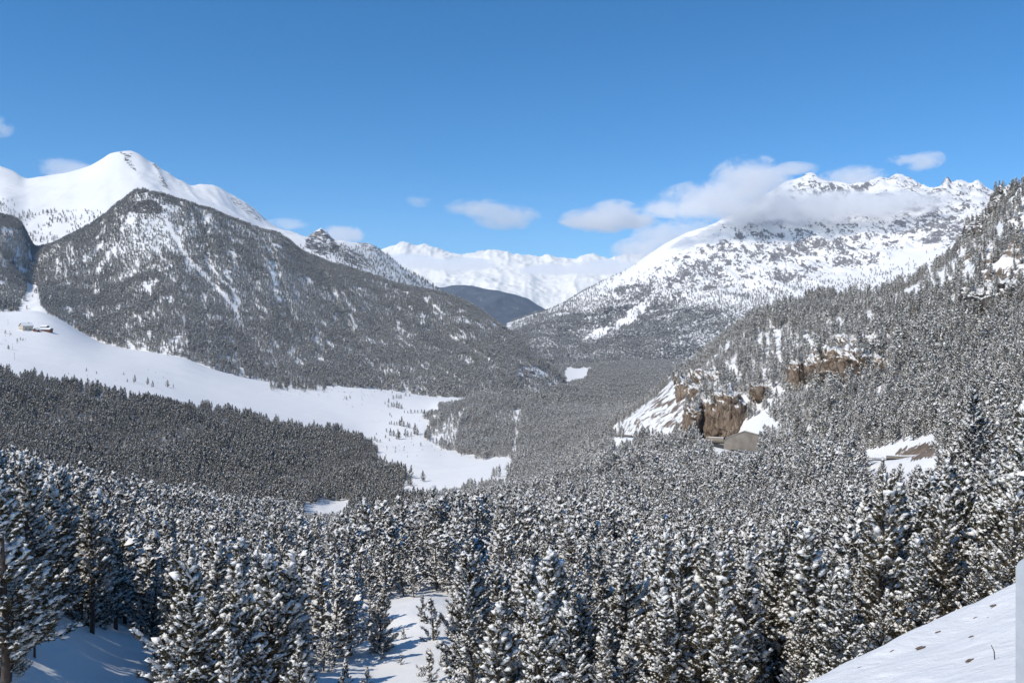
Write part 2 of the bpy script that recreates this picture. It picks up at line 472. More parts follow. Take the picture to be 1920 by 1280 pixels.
X, Y = hill.XX, hill.YY
hill.z += 14 * fbm(X / 160, Y / 160, 4, 21) * sstep(1500, 1750, Y) + 3.0 * fbm(X / 30, Y / 30, 3, 5)
hill.z += -5 * sstep(0.62, 0.9, ridged((X * 0.92 + Y * 0.4) / 130, (Y * 0.9 - X * 0.3) / 900, 2, 40)) * sstep(1600, 1900, Y)
pyh = hill.py()
# summit crag and slabs
hill.attr['rock'] = np.clip(0.42 * inpoly([(228,372),(275,368),(305,388),(300,402),(262,400),(225,392)], hill.PX, pyh)
                   + 0.72 * inpoly([(725,520),(770,525),(768,548),(735,540)], hill.PX, pyh)
                   + 0.60 * inpoly([(975,690),(1010,695),(1050,725),(1020,732),(970,715)], hill.PX, pyh)
                   + 0.26 * (inpoly([(220,380),(330,370),(470,420),(420,450),(330,440),(230,420)], hill.PX, pyh)), 0, 0.9)

PC = [
 [(-350,540,2450),(0,520,2450),(60,545,2450),(200,530,2500),(400,570,2600),(600,610,2700),(900,690,2800)],
 [(-350,400,2900),(0,400,2900),(60,425,2850),(130,412,2900),(200,396,2900),(260,375,3000),(400,405,3000),(500,445,3000),(600,475,2950),(700,515,2950),(800,565,3000),(900,625,3000)],
 [(-350,340,3300),(0,352,3300),(60,366,3250),(130,358,3250),(200,332,3300),(250,318,3350),(320,350,3300),(400,376,3300),(500,426,3300),(600,452,3150),(700,492,3200),(800,544,3250),(900,605,3250)],
 [(-350,255,3700),(-100,290,3700),(0,312,3700),(25,322,3700),(50,338,3650),(80,333,3650),(110,328,3650),(165,312,3600),(190,298,3580),(210,288,3560),(240,284,3550),(262,290,3550),(285,306,3550),(310,321,3550),(340,341,3550),(362,348,3600),(380,346,3650),(410,353,3650),(440,369,3650),(470,388,3600),(500,412,3600),(520,426,3550),(545,434,3500),(575,446,3380),(588,435,3320),(600,429,3300),(612,433,3300),(630,450,3350),(655,454,3400),(690,456,3500),(720,474,3500),(760,505,3500),(800,530,3500),(850,560,3500),(900,600,3500)],
 [(-350,330,4200),(0,400,4200),(240,380,4100),(360,420,4200),(545,500,4100),(600,490,3900),(900,660,4100)],
]
peak = Sheet(PC, -350, 900, 4, np.linspace(2450, 4150, 300), 1, 1)
X, Y = peak.XX, peak.YY
peak.z += 9 * fbm(X / 180, Y / 180, 4, 31) + 5 * (ridged((X + 0.2 * Y) / 120, (Y - 0.4 * X) / 420, 3, 34) - 0.5)
gul = ridged((X + 0.55 * Y) / 95, Y / 700, 3, 33)
right_face = sstep(235, 285, peak.PX) * (1 - sstep(560, 640, peak.PX))
peak.z += right_face * 13 * (gul - 0.5) * sstep(3000, 3300, Y)
knob = np.exp(-((peak.PX - 602) / 40) ** 2) * sstep(3000, 3250, Y) * (1 - sstep(3450, 3600, Y))
peak.z += knob * (26 * (ridged((X + 0.4 * Y) / 60, (Y - 0.3 * X) / 60, 4, 35) - 0.5))
summ = sstep(3350, 3540, Y) * (1 - sstep(3600, 3800, Y))
peak.z += summ * 5 * (ridged(X / 60, Y / 60, 3, 36) - 0.5) * sstep(180, 240, peak.PX)
pyp = peak.py()
peak.attr['rock'] = np.clip(0.50 * inpoly([(222,284),(265,288),(300,312),(345,342),(330,360),(268,335),(236,306)], peak.PX, pyp) * sstep(0.3, 0.6, gul)
                   + 0.62 * inpoly([(576,442),(600,428),(622,442),(640,470),(600,480),(570,462)], peak.PX, pyp)
                   + 0.55 * inpoly([(620,455),(660,470),(700,490),(690,505),(640,490)], peak.PX, pyp)
                   + 0.42 * inpoly([(430,365),(475,388),(510,415),(480,412),(435,380)], peak.PX, pyp)
                   + 0.5 * inpoly([(660,450),(700,458),(720,474),(690,470)], peak.PX, pyp)
                   + 0.15 * inpoly([(300,330),(380,350),(500,420),(420,400)], peak.PX, pyp), 0, 0.9)

MC = [
 [(950,700,3000),(1090,690,3100),(1200,680,3100),(1340,660,3100),(1500,650,3000),(1700,630,2900),(2270,600,2600)],
 [(950,652,3500),(1040,634,3500),(1090,634,3500),(1200,619,3450),(1340,588,3400),(1450,563,3350),(1600,548,3300),(1700,525,3250),(1800,495,3200),(2270,400,2900)],
 [(950,622,3900),(1000,603,3900),(1050,594,3900),(1100,588,3950),(1200,555,3900),(1300,520,3850),(1400,500,3850),(1500,492,3850),(1600,484,3800),(1700,465,3750),(1800,430,3700),(2270,300,3300)],
 [(950,606,4300),(1000,590,4300),(1040,578,4350),(1100,543,4400),(1180,503,4450),(1230,468,4480),(1280,441,4500),(1330,425,4500),(1370,410,4500),(1430,398,4500),(1500,394,4450),(1600,392,4400),(1700,388,4300),(1760,380,4250),(1850,392,4200),(2270,220,3800)],
 [(950,640,5200),(1040,600,5200),(1100,575,5200),(1200,520,5200),(1280,470,5200),(1370,425,5200),(1440,366,5200),(1480,343,5200),(1500,338,5200),(1512,330,5200),(1522,328,5200),(1540,338,5200),(1560,345,5200),(1600,352,5200),(1630,345,5200),(1650,338,5200),(1665,340,5200),(1680,332,5200),(1700,340,5150),(1720,352,5150),(1750,366,5100),(1765,355,5100),(1776,339,5100),(1784,349,5100),(1800,346,5100),(1820,351,5100),(1835,344,5100),(1850,358,5100),(1870,370,5100),(1900,392,5100),(2000,380,5000),(2270,200,4600)],
 [(950,720,5900),(1280,560,5900),(1520,430,5900),(1800,430,5900),(2270,320,5400)],
]
mount = Sheet(MC, 950, 2270, 2.5, np.linspace(2950, 5900, 330), 1, 1)
X, Y = mount.XX, mount.YY
rg = ridged((X * 0.8 + Y * 0.35) / 300, (Y * 0.8 - X * 0.2) / 480, 5, 50, 0.55)
fine = ridged((X + 0.4 * Y) / 80, Y / 120, 4, 57, 0.55)
py0 = mount.py(); PXm = mount.PX
smooth_l = sstep(1250, 1420, PXm + 1.6 * (py0 - 430))      # the smooth snow shoulder on the left stays smooth
apron = inpoly([(1500,560),(1560,520),(1640,500),(1720,460),(1760,470),(1830,440),(1800,520),(1620,560)], PXm, py0)
apron = blur(blur(apron.astype(float), 4, 0), 3, 1)
rough = np.clip(smooth_l * (1 - 0.85 * apron), 0, 1) * sstep(3300, 3700, Y)
top = sstep(4750, 5100, Y)
mount.z += rough * (50 * (rg - 0.45) + 30 * (fine - 0.45)) * (1 - 0.75 * top) + top * 24 * (fine - 0.5) + 6 * fbm(X / 120, Y / 120, 3, 51)
spur = ridged((X + 0.45 * Y + 60 * fbm(X / 300, Y / 300, 3, 59)) / 150, Y / 1100, 4, 54, 0.5)
mount.z += rough * 55 * (spur - 0.45) * (1 - 0.6 * top)
gx = np.gradient(mount.z, axis=1) / np.gradient(mount.rows)[None, :]
gz = np.gradient(mount.z, axis=0) / np.maximum(np.gradient(mount.XX, axis=0), 1)
slope = np.hypot(gx, gz)
pym = mount.py()
blot = fbm((X * 0.9 + 0.5 * Y) / 150, (Y - 0.4 * X) / 90, 5, 58, 0.6)
rock = (0.26 * sstep(0.45, 1.15, slope) + 0.16 * sstep(-0.25, 0.3, blot) + 0.20) * rough
rock += (0.05 + 0.12 * sstep(-0.2, 0.3, blot)) * inpoly([(1290,470),(1360,440),(1480,425),(1560,440),(1620,470),(1560,520),(1490,548),(1400,560),(1300,545),(1260,520)], PXm, pym)
rock += 0.16 * inpoly([(1700,430),(1760,390),(1800,420),(1850,470),(1800,480),(1740,450)], PXm, pym)
rock += 0.22 * top * sstep(0.6, 1.3, slope)
rock += 0.45 * inpoly([(1150,540),(1200,530),(1230,540),(1200,560),(1160,560)], PXm, pym)
rock *= 1 - 0.8 * apron
chute = inpoly([(1085,636),(1150,604),(1205,570),(1218,572),(1180,606),(1120,632)], PXm + 12 * (vnoise(PXm / 9, pym / 9, 5) - 0.5), pym + 10 * (vnoise(PXm / 9, pym / 9, 6) - 0.5))
mount.attr['rock'] = np.clip(rock, 0, 0.6) * (1 - chute)
TL = np.interp(PXm, [950,1050,1100,1200,1300,1400,1500,1800], [588,572,555,545,548,556,552,520])
mount.attr['wood'] = np.clip(0.50 * sstep(-5, 45, pym - TL) + 0.16 * sstep(-55, -5, pym - TL), 0, 0.58) * (1 - chute)

FC = [
 [(450,640,8000),(1500,640,8000)],
 [(450,575,9500),(750,560,9500),(900,560,9500),(1050,590,9500),(1500,580,9500)],
 [(450,520,10800),(750,510,10800),(850,515,10800),(1000,520,10800),(1100,525,10800),(1500,520,10800)],
 [(450,470,12000),(640,480,12000),(700,476,12000),(720,466,12000),(740,458,12000),(755,452,12000),(772,458,12000),(800,460,12000),(830,469,12000),(860,477,12000),(885,474,12000),(905,471,12000),(930,468,12000),(960,475,12000),(985,480,12000),(1010,482,12000),(1030,477,12000),(1050,483,12000),(1075,485,12000),(1100,478,12000),(1115,477,12000),(1140,486,12000),(1160,480,12000),(1180,478,12000),(1300,470,12000),(1500,470,12000)],
 [(450,520,13500),(1500,520,13500)],
]
rng_ = Sheet(FC, 450, 1500, 2.5, np.linspace(8000, 13400, 260), 1, 1)
X, Y = rng_.XX, rng_.YY
rgf = ridged((X + 120 * fbm(X / 700, Y / 700, 3, 69)) / 520, Y / 2600, 4, 70, 0.5) * 0.7 + 0.3 * ridged(X / 260, Y / 500, 4, 71, 0.55)
rng_.z += 85 * (rgf - 0.45 + 0.8 * fbm(X / 420, Y / 420, 5, 72, 0.6)) * sstep(8600, 10000, Y) * (1 - 0.85 * sstep(11300, 11900, Y)) + 55 * (ridged(X / 130, Y / 500, 4, 73, 0.6) - 0.5) * sstep(11000, 11900, Y)
sl_ = np.hypot(np.gradient(rng_.z, axis=1) / np.gradient(rng_.rows)[None, :], np.gradient(rng_.z, axis=0) / np.gradient(rng_.XX, axis=0))
rng_.attr['rock'] = 0.45 * sstep(0.7, 1.4, sl_) * sstep(0.45, 0.6, vnoise(X / 500, Y / 500, 5)) + 0.25 * sstep(555, 575, rng_.py()) + 0.34 * sstep(11350, 11900, Y) * sstep(0.4, 0.65, vnoise(X / 420, Y / 900, 6))

GC = [
 [(700,700,5000),(1200,690,5000)],
 [(700,590,6000),(830,580,6000),(920,590,6000),(1010,610,6000),(1200,650,6000)],
 [(700,515,6600),(780,530,6600),(830,539,6600),(850,535,6600),(880,535,6600),(910,541,6600),(950,549,6600),(980,556,6600),(1010,572,6600),(1040,592,6600),(1080,612,6600),(1200,660,6600)],
 [(700,640,7600),(1200,690,7600)],
]
ridge = Sheet(GC, 700, 1200, 3, np.linspace(5000, 7600, 150), 1, 1)
X, Y = ridge.XX, ridge.YY
ridge.z += 40 * (ridged((X - 0.5 * Y) / 500, Y / 1500, 3, 80) - 0.5) * sstep(5200, 5800, Y) * (1 - sstep(6300, 6600, Y)) + 7 * fbm(X / 60, Y / 60, 3, 81)
ridge.attr['wood'] = np.full(ridge.z.shape, 0.84) - 0.10 * sstep(0, 0.5, fbm(X / 300, Y / 300, 3, 82))

# bare earth and rock on the valley sheet
pyv = valley.py(); PXv, Yv = valley.PX, valley.YY
slab = inpoly([(1148,815),(1165,798),(1222,752),(1284,692),(1296,705),(1290,760),(1300,812),(1230,822)], PXv, pyv) & (Yv > 430) & (Yv < 700)
cut = inpoly([(1664,850),(1690,838),(1735,826),(1762,832),(1760,862),(1700,862)], PXv, pyv) & (Yv > 150) & (Yv < 320)
crag = inpoly([(1785,490),(1830,430),(1850,400),(1880,350),(1960,300),(1960,560),(1900,580),(1850,550)], PXv, pyv) & (Yv > 330)
crag2 = inpoly([(1840,545),(1870,520),(1920,500),(1920,570),(1860,575)], PXv, pyv) & (Yv > 300)
knoll = inpoly([(808,800),(850,775),(862,785),(840,810),(850,840),(815,838)], PXv, pyv) & (Yv > 850)
valley.attr['rock'] = np.clip(0.50 * slab + 0.62 * cut + (0.30 + 0.3 * vnoise(valley.XX / 14, valley.YY / 30, 91)) * crag + 0.55 * crag2 + 0.25 * knoll, 0, 0.8)
cm = blur(blur((crag | crag2).astype(float), 2, 0), 2, 1)
valley.z += cm * 16 * (ridged((valley.XX + 0.3 * valley.YY) / 38, valley.YY / 38, 4, 90, 0.6) - 0.45)

S = [valley, hill, peak, mount]
valley.build('valley_terrain', M_valley)
hill.build('wooded_hill_terrain', M_hill)
peak.build('snow_peak_terrain', M_peak)
mount.build('mountain_terrain', M_mount)
rng_.build('distant_range_terrain', M_range)
ridge.build('distant_ridge_terrain', M_ridge)

def ground(X, Y):
    return np.max(np.stack([s.h(X, Y) for s in S]), axis=0)

def hit(px, py, y0, y1):
    """first ground point along a photo ray between two depths"""
    Yq = np.geomspace(y0, y1, 1500)
    Xq = (px - 960) / F * Yq
    z = ground(Xq, Yq)
    ray = (HZ - py) * Yq / F
    k = np.argmax(z >= ray)
    if z[k] < ray[k]: k = int(np.argmin(np.abs(z - ray)))
    return float(Xq[k]), float(Yq[k]), float(z[k])

# --- the snow bank beside the viewpoint
T_, N_ = np.meshgrid(np.arange(-14, 46, 0.16), np.concatenate([np.arange(-9, 8, 0.16), np.arange(8, 34, 0.7)]), indexing='ij')
bx_ = 0.758 * T_ - 0.652 * N_; by_ = 0.652 * T_ + 0.758 * N_
bz = np.where(N_ < 5.65, -1.75 - 0.43 * N_, -4.18 - (N_ - 5.65) * 0.85)
k_ = np.clip((N_ - 4.2) / 2.4, 0, 1)
bz = bz - 0.12 * np.sin(np.pi * k_)
bz = np.where(N_ < 0, np.maximum(bz, -1.75) * 0 - 1.75 - 0.1 * N_ * 0, bz)
bz = bz + 0.16 * fbm(T_ / 3.0, N_ / 1.6, 4, 11) + 0.05 * fbm(T_ / 0.9 + N_ / 2, N_ / 0.5, 3, 12)
bz[:, N_[0] > 9] -= 0.3
def bank_z(x, y):
    t = 0.758 * x + 0.652 * y; n = -0.652 * x + 0.758 * y
    i = int(np.clip((t + 14) / 0.16, 0, T_.shape[0] - 1)); j = int(np.argmin(np.abs(N_[0] - n)))
    return float(bz[i, j])
nx, ny = T_.shape
idx = np.arange(nx * ny).reshape(nx, ny)
Q = np.stack([idx[:-1, :-1], idx[1:, :-1], idx[1:, 1:], idx[:-1, 1:]], -1).reshape(-1, 4)
bank = mesh_obj('snow_bank_terrain', np.stack([bx_, by_, bz], -1).reshape(-1, 3), Q, M_bank, smooth=True)
tag(bank, kind='structure')

# ------------------------------------------------------------------ pine trees
def unit(v):
    return v / np.maximum(np.linalg.norm(v, axis=-1, keepdims=True), 1e-9)

def tube(pts, rad, sides):
    pts = np.asarray(pts, float); n = len(pts)
    d = unit(np.gradient(pts, axis=0))
    ref = np.where(np.abs(d[:, 2:3]) > 0.9, np.array([[1.0, 0, 0]]), np.array([[0, 0, 1.0]]))
    a = unit(np.cross(d, ref)); b = np.cross(d, a)
    ang = np.linspace(0, 2 * np.pi, sides, endpoint=False)
    V = pts[:, None, :] + np.asarray(rad)[:, None, None] * (a[:, None, :] * np.cos(ang)[None, :, None] + b[:, None, :] * np.sin(ang)[None, :, None])
    idx = np.arange(n * sides).reshape(n, sides); nxt = np.roll(idx, -1, 1)
    q = np.stack([idx[:-1], nxt[:-1], nxt[1:], idx[1:]], -1).reshape(-1, 4)
    tri = np.concatenate([q[:, [0, 1, 2]], q[:, [0, 2, 3]]])
    return V.reshape(-1, 3), tri

def pine(seed, h, rad, whorl, nbr, nsamp, blades, blen, bwid, snow_p, snow_s, ring, big_p=0.04, bare=0.1, sub=1.6, trunk_sides=7, branch_tubes=True, lean=0.02, pads=0.0):
    """one pine: trunk with limbs, needle brushes and the snow lying on them; arrays (verts, tris) for the three"""
    r = np.random.default_rng(seed)
    tz = np.linspace(0, 1, 8)
    ph = r.uniform(0, 6.28, 2)
    def axis(t):
        t = np.asarray(t)
        return np.stack([lean * h * (np.sin(2.2 * t + ph[0]) - np.sin(ph[0])), lean * h * (np.sin(2.6 * t + ph[1]) - np.sin(ph[1])), t * h], -1)
    tv, tf = tube(axis(tz) - np.array([0, 0, 0.25]), 0.017 * h * (1 - tz) ** 0.8 + 0.012, trunk_sides)
    WV = [tv]; WF = [tf]; off = len(tv)
    P = []; D = []; SZ = []; EP = []; ED = []; ES = []
    z = bare
    lop = r.uniform(0, 6.28); lopa = r.uniform(0.1, 0.5)
    lump = r.uniform(0, 99, 3)
    full = r.uniform(0.40, 0.72)
    waist = r.uniform(0.15, 0.42)
    while z < 0.985:
        t = (z - bare) / (1 - bare)
        prof = (1 - t) ** full * (0.50 + 0.50 * np.sin(np.pi * min(1.0, 0.5 + (t - waist) * (0.5 / (1 - waist)) if t > waist else 0.18 + 0.32 * t / waist))) + 0.05
        for b in range(int(nbr * (1 if t < 0.8 else 0.7) + r.uniform(0, 1))):
            a = r.uniform(0, 2 * np.pi)
            lp = vnoise(a / 0.95 + lump[0], z * h / 1.5 + lump[1], 7) * 0.5 + vnoise(a / 0.4 + lump[2], z * h / 0.7, 8) * 0.5
            L = rad * prof * (0.22 + 1.45 * lp) * r.uniform(0.7, 1.15) * (1 + lopa * np.cos(a - lop))
            el = R(4 + 50 * t ** 1.1 + r.normal(0, 15))
            s = np.linspace(0, 1, 5)
            out = L * s * np.cos(el)
            up = L * (s * np.sin(el) - 0.14 * np.sin(np.pi * s) * (1 - t) + 0.20 * s ** 3)
            side = L * 0.16 * r.normal() * s ** 2
            o = axis(min(1, z + r.uniform(-0.5, 0.5) * whorl))
            ca, sa = np.cos(a), np.sin(a)
            bp = np.stack([o[0] + out * ca - side * sa, o[1] + out * sa + side * ca, o[2] + up], -1)
            if branch_tubes:
                v, f = tube(bp, np.maximum(0.007, 0.013 * L * (1 - 0.8 * s)), 3)
                WV.append(v); WF.append(f + off); off += len(v)
            ns = max(2, int(nsamp * L / rad + 0.5))
            for q in range(ns):
                u = 0.30 + 0.70 * (q + r.uniform(0.2, 1.0)) / ns
                u = min(u, 1)
                c = np.array([np.interp(u, s, bp[:, k]) for k in range(3)])
                d0 = unit(bp[min(4, int(u * 4) + 1)] - bp[min(3, int(u * 4))])
                for m in range(int(sub + r.uniform(0, 1))):
                    sg = -1 if (m + q) % 2 else 1
                    wl = (0.10 + 0.42 * (1 - u)) * L * r.uniform(0.3, 1.1)
                    lat = np.array([-d0[1], d0[0], 0]) * sg
                    dd = unit(d0 * 0.7 + lat * r.uniform(0.2, 1.0) + np.array([0, 0, r.uniform(0.0, 0.95)]))
                    P.append(c + dd * wl); D.append(dd); SZ.append(r.uniform(0.7, 1.3))
            if pads and r.uniform() < pads:
                for u in np.arange(r.uniform(0.4, 0.6), 1.02, 0.11 / max(L, 0.3)):
                    EP.append(np.array([np.interp(u, s, bp[:, k]) for k in range(3)]) + np.array([0, 0, 0.05])); ED.append(unit(bp[-1] - bp[-3])); ES.append(r.uniform(0.9, 1.35) * (1.25 - 0.5 * abs(u - 0.7)))
            P.append(bp[-1]); D.append(unit(bp[-1] - bp[-2] + np.array([0, 0, 0.25 * L]))); SZ.append(1.1)
        z += whorl * r.uniform(0.6, 1.4)
    P.append(axis(0.99)); D.append(np.array([0, 0, 1.0])); SZ.append(0.9)
    P = np.array(P); D = unit(np.array(D)); SZ = np.array(SZ)
    n = len(P)
    # needle brushes
    dirs = unit(D[:, None, :] * 0.9 + r.normal(0, 0.55, (n, blades, 3)))
    sd = unit(np.cross(dirs, r.normal(0, 1, (n, blades, 3))))
    base = P[:, None, :] - D[:, None, :] * (blen * r.uniform(0.0, 0.9, (n, blades, 1))) * SZ[:, None, None]
    ln = blen * SZ[:, None, None] * r.uniform(0.7, 1.2, (n, blades, 1))
    w = bwid * SZ[:, None, None]
    NV = np.stack([base - sd * w, base + sd * w, base + dirs * ln], 2).reshape(-1, 3)
    NF = np.arange(len(NV)).reshape(-1, 3)
    # snow clods
    pick = r.uniform(0, 1, n) < snow_p
    Ps = P[pick]; Ds = D[pick]; k = len(Ps)
    ss = snow_s * SZ[pick] * r.uniform(0.65, 1.25, k) * np.where(r.uniform(0, 1, k) < big_p, r.uniform(1.5, 2.4, k), 1.0)
    if EP:
        Ps = np.concatenate([Ps, np.array(EP)]); Ds = np.concatenate([Ds, unit(np.array(ED))]); ss = np.concatenate([ss, snow_s * 1.25 * np.array(ES)]); k = len(Ps)
    fl = Ds.copy(); fl[:, 2] = fl[:, 2] * 0.5 - 0.15; fl = unit(fl + 1e-6)
    lat = unit(np.cross(np.array([0, 0, 1.0]), fl) + 1e-6)
    upv = np.cross(fl, lat); upv = upv * np.sign(upv[:, 2:3] + 1e-9)
    ang = np.linspace(0, 2 * np.pi, ring, endpoint=False)
    jit = r.uniform(0.8, 1.2, (k, ring))
    cen = Ps - fl * (0.15 * ss)[:, None] + np.array([0, 0, 1.0]) * (0.16 * ss)[:, None]
    rv = cen[:, None, :] + (fl[:, None, :] * (np.cos(ang)[None, :] * jit * 0.56)[:, :, None] + lat[:, None, :] * (np.sin(ang)[None, :] * jit * 0.42)[:, :, None]
         - np.array([0, 0, 1.0]) * (r.uniform(0, 0.22, (k, ring)))[:, :, None]) * ss[:, None, None]
    ap = cen + upv * (ss * r.uniform(0.22, 0.36, k))[:, None]
    lo = cen - upv * (ss * 0.12)[:, None]
    SV = np.concatenate([rv, ap[:, None, :], lo[:, None, :]], 1).reshape(-1, 3)
    m = ring + 2
    i0 = (np.arange(k) * m)[:, None]
    c0 = np.arange(ring)[None, :]; c1 = (np.arange(ring) + 1)[None, :] % ring
    one = np.zeros((k, ring), int)
    T1 = np.stack([i0 + c0, i0 + c1, i0 + ring + one], -1).reshape(-1, 3)
    T2 = np.stack([i0 + c1, i0 + c0, i0 + ring + 1 + one], -1).reshape(-1, 3)
    SF = np.concatenate([T1, T2]) if ring > 4 else T1
    return (np.concatenate(WV), np.concatenate(WF)), (NV, NF), (SV, SF)

def tree_meshes(name, parts):
    out = []
    for (V, Fc), m, nm, sm in zip(parts, (M_bark, M_needle, M_tsnow), ('trunk', 'crown', 'snow'), (True, False, True)):
        o = mesh_obj(name + '_' + nm, V, Fc, m, smooth=sm, link=False)
        out.append(o.data); bpy.data.objects.remove(o)
    return out

def tree_joined(name, parts, link=False):
    V = np.concatenate([p[0] for p in parts]); o = 0; Fs = []; mi = []
    for k, (v, f) in enumerate(parts):
        Fs.append(f + o); o += len(v); mi.append(np.full(len(f), k))
    return mesh_obj(name, V, np.concatenate(Fs), [M_bark, M_needle, M_tsnow], midx=np.concatenate(mi), link=link)

NEAR = []
for k in range(7):
    hh = [9.0, 8.2, 10.0, 7.6, 9.4, 8.6, 9.8, 8.0][k]
    rr = hh * [0.18, 0.22, 0.155, 0.24, 0.15, 0.20, 0.17, 0.2][k]
    p = pine(100 + k, hh, rr, 0.028, 6.8, 10.5, 8, 0.21, 0.021, 0.62, 0.20, 6, big_p=0.05, pads=0.30, bare=[0.12, 0.05, 0.22, 0.04, 0.16, 0.08, 0.28, 0.06][k], sub=2.3)
    NEAR.append((hh, tree_meshes('near_pine', p)))
YOUNG = []
for k in range(3):
    p = pine(150 + k, 3.0, 0.75, 0.075, 4, 3.2, 8, 0.22, 0.022, 0.45, 0.26, 6, bare=0.03, sub=1.5)
    YOUNG.append((3.0, tree_meshes('young_pine', p)))

def lod_coll(name, protos):
    c = bpy.data.collections.new(name)
    for o in protos: c.objects.link(o)
    return c
# stands nearer than some 500 m, and two sets for the far slopes
MIDS = [tree_joined('stand_pine_%02d' % k, pine(200 + k, 9.0, 9.0 * [0.20, 0.23, 0.17, 0.25, 0.19, 0.22][k], 0.042, 5.2, 5.0, 5, 0.34, 0.042, 0.74, 0.38, 4, bare=0.12, sub=1.6, branch_tubes=False, trunk_sides=5)) for k in range(6)]
DARK = [tree_joined('dark_pine_%02d' % k, pine(300 + k, 9.0, 9.0 * [0.20, 0.24, 0.18, 0.22][k], 0.055, 5.0, 3.6, 5, 0.50, 0.07, 0.62, 0.44, 4, bare=0.12, sub=1.3, branch_tubes=False, trunk_sides=4)) for k in range(4)]
FARS = [tree_joined('far_pine_%02d' % k, pine(400 + k, 9.0, 9.0 * [0.22, 0.25, 0.20, 0.28][k], 0.075, 4.4, 3.0, 5, 0.66, 0.10, 0.68, 0.66, 4, bare=0.1, sub=1.2, branch_tubes=False, trunk_sides=4)) for k in range(4)]
C_mid = lod_coll('stand_pines', MIDS)
C_dark = lod_coll('dark_pines', DARK)
C_far = lod_coll('far_pines', FARS)

def scatter(name, pts, scl, coll, nvar, seed, label):
    n = len(pts)
    me = bpy.data.meshes.new(name)
    me.vertices.add(n); me.vertices.foreach_set('co', np.asarray(pts, np.float32).ravel())
    r = np.random.default_rng(seed)
    a = me.attributes.new('tree_size', 'FLOAT_VECTOR', 'POINT')
    wid = scl * r.uniform(0.85, 1.2, n)
    a.data.foreach_set('vector', np.stack([wid, wid, scl], -1).astype(np.float32).ravel())
    a = me.attributes.new('tree_turn', 'FLOAT_VECTOR', 'POINT')
    a.data.foreach_set('vector', np.stack([r.normal(0, 0.055, n), r.normal(0, 0.055, n), r.uniform(0, 6.283, n)], -1).astype(np.float32).ravel())
    a = me.attributes.new('tree_kind', 'INT', 'POINT')
    a.data.foreach_set('value', r.integers(0, nvar, n).astype(np.int32))
    me.update()
    o = bpy.data.objects.new(name, me); COL.objects.link(o)
    ng = bpy.data.node_groups.new(name + '_nodes', 'GeometryNodeTree')
    ng.interface.new_socket('Geometry', in_out='INPUT', socket_type='NodeSocketGeometry')
    ng.interface.new_socket('Geometry', in_out='OUTPUT', socket_type='NodeSocketGeometry')
    gi = ng.nodes.new('NodeGroupInput'); go = ng.nodes.new('NodeGroupOutput')
    ci = ng.nodes.new('GeometryNodeCollectionInfo')
    ci.inputs['Collection'].default_value = coll
    ci.inputs['Separate Children'].default_value = True
    ci.inputs['Reset Children'].default_value = True
    ip = ng.nodes.new('GeometryNodeInstanceOnPoints')
    ip.inputs['Pick Instance'].default_value = True
    def na(nm, dt):
        q = ng.nodes.new('GeometryNodeInputNamedAttribute'); q.data_type = dt; q.inputs['Name'].default_value = nm
        return q.outputs[0]
    ng.links.new(gi.outputs[0], ip.inputs['Points'])
    ng.links.new(ci.outputs[0], ip.inputs['Instance'])
    ng.links.new(na('tree_kind', 'INT'), ip.inputs['Instance Index'])
    e2r = ng.nodes.new('FunctionNodeEulerToRotation')
    ng.links.new(na('tree_turn', 'FLOAT_VECTOR'), e2r.inputs[0])
    ng.links.new(e2r.outputs[0], ip.inputs['Rotation'])
    ng.links.new(na('tree_size', 'FLOAT_VECTOR'), ip.inputs['Scale'])
    ng.links.new(ip.outputs[0], go.inputs[0])
    md = o.modifiers.new('scatter', 'NODES'); md.node_group = ng
    tag(o, label, 'forest', kind='stuff')
    print('FOREST', name, n)
    return o

# visibility horizon of the ground, per photo column
HB = np.arange(-350, 2271, 10.0)
HY = np.unique(np.concatenate([np.geomspace(20, 9000, 700)]))
HXg = (HB[:, None] - 960) / F * HY[None, :]
HP = HZ - F * ground(HXg, np.repeat(HY[None, :], len(HB), 0)) / HY[None, :]
HMIN = np.minimum.accumulate(HP, axis=1)
def hidden(px, pytop, Yq, margin=6.0):
    i = np.clip(((px - HB[0]) / 10).round().astype(int), 0, len(HB) - 1)
    j = np.clip(np.searchsorted(HY, Yq * 0.985) - 1, 0, len(HY) - 1)
    return pytop > HMIN[i, j] + margin

def jgrid(x0, x1, y0, y1, s, seed, jit=0.9):
    r = np.random.default_rng(seed)
    gx, gy = np.meshgrid(np.arange(x0, x1, s), np.arange(y0, y1, s), indexing='ij')
    gx = gx + (np.arange(gx.shape[1]) % 2)[None, :] * s * 0.5
    gx = gx + r.uniform(-0.5, 0.5, gx.shape) * s * jit; gy = gy + r.uniform(-0.5, 0.5, gy.shape) * s * jit
    return gx.ravel(), gy.ravel(), r

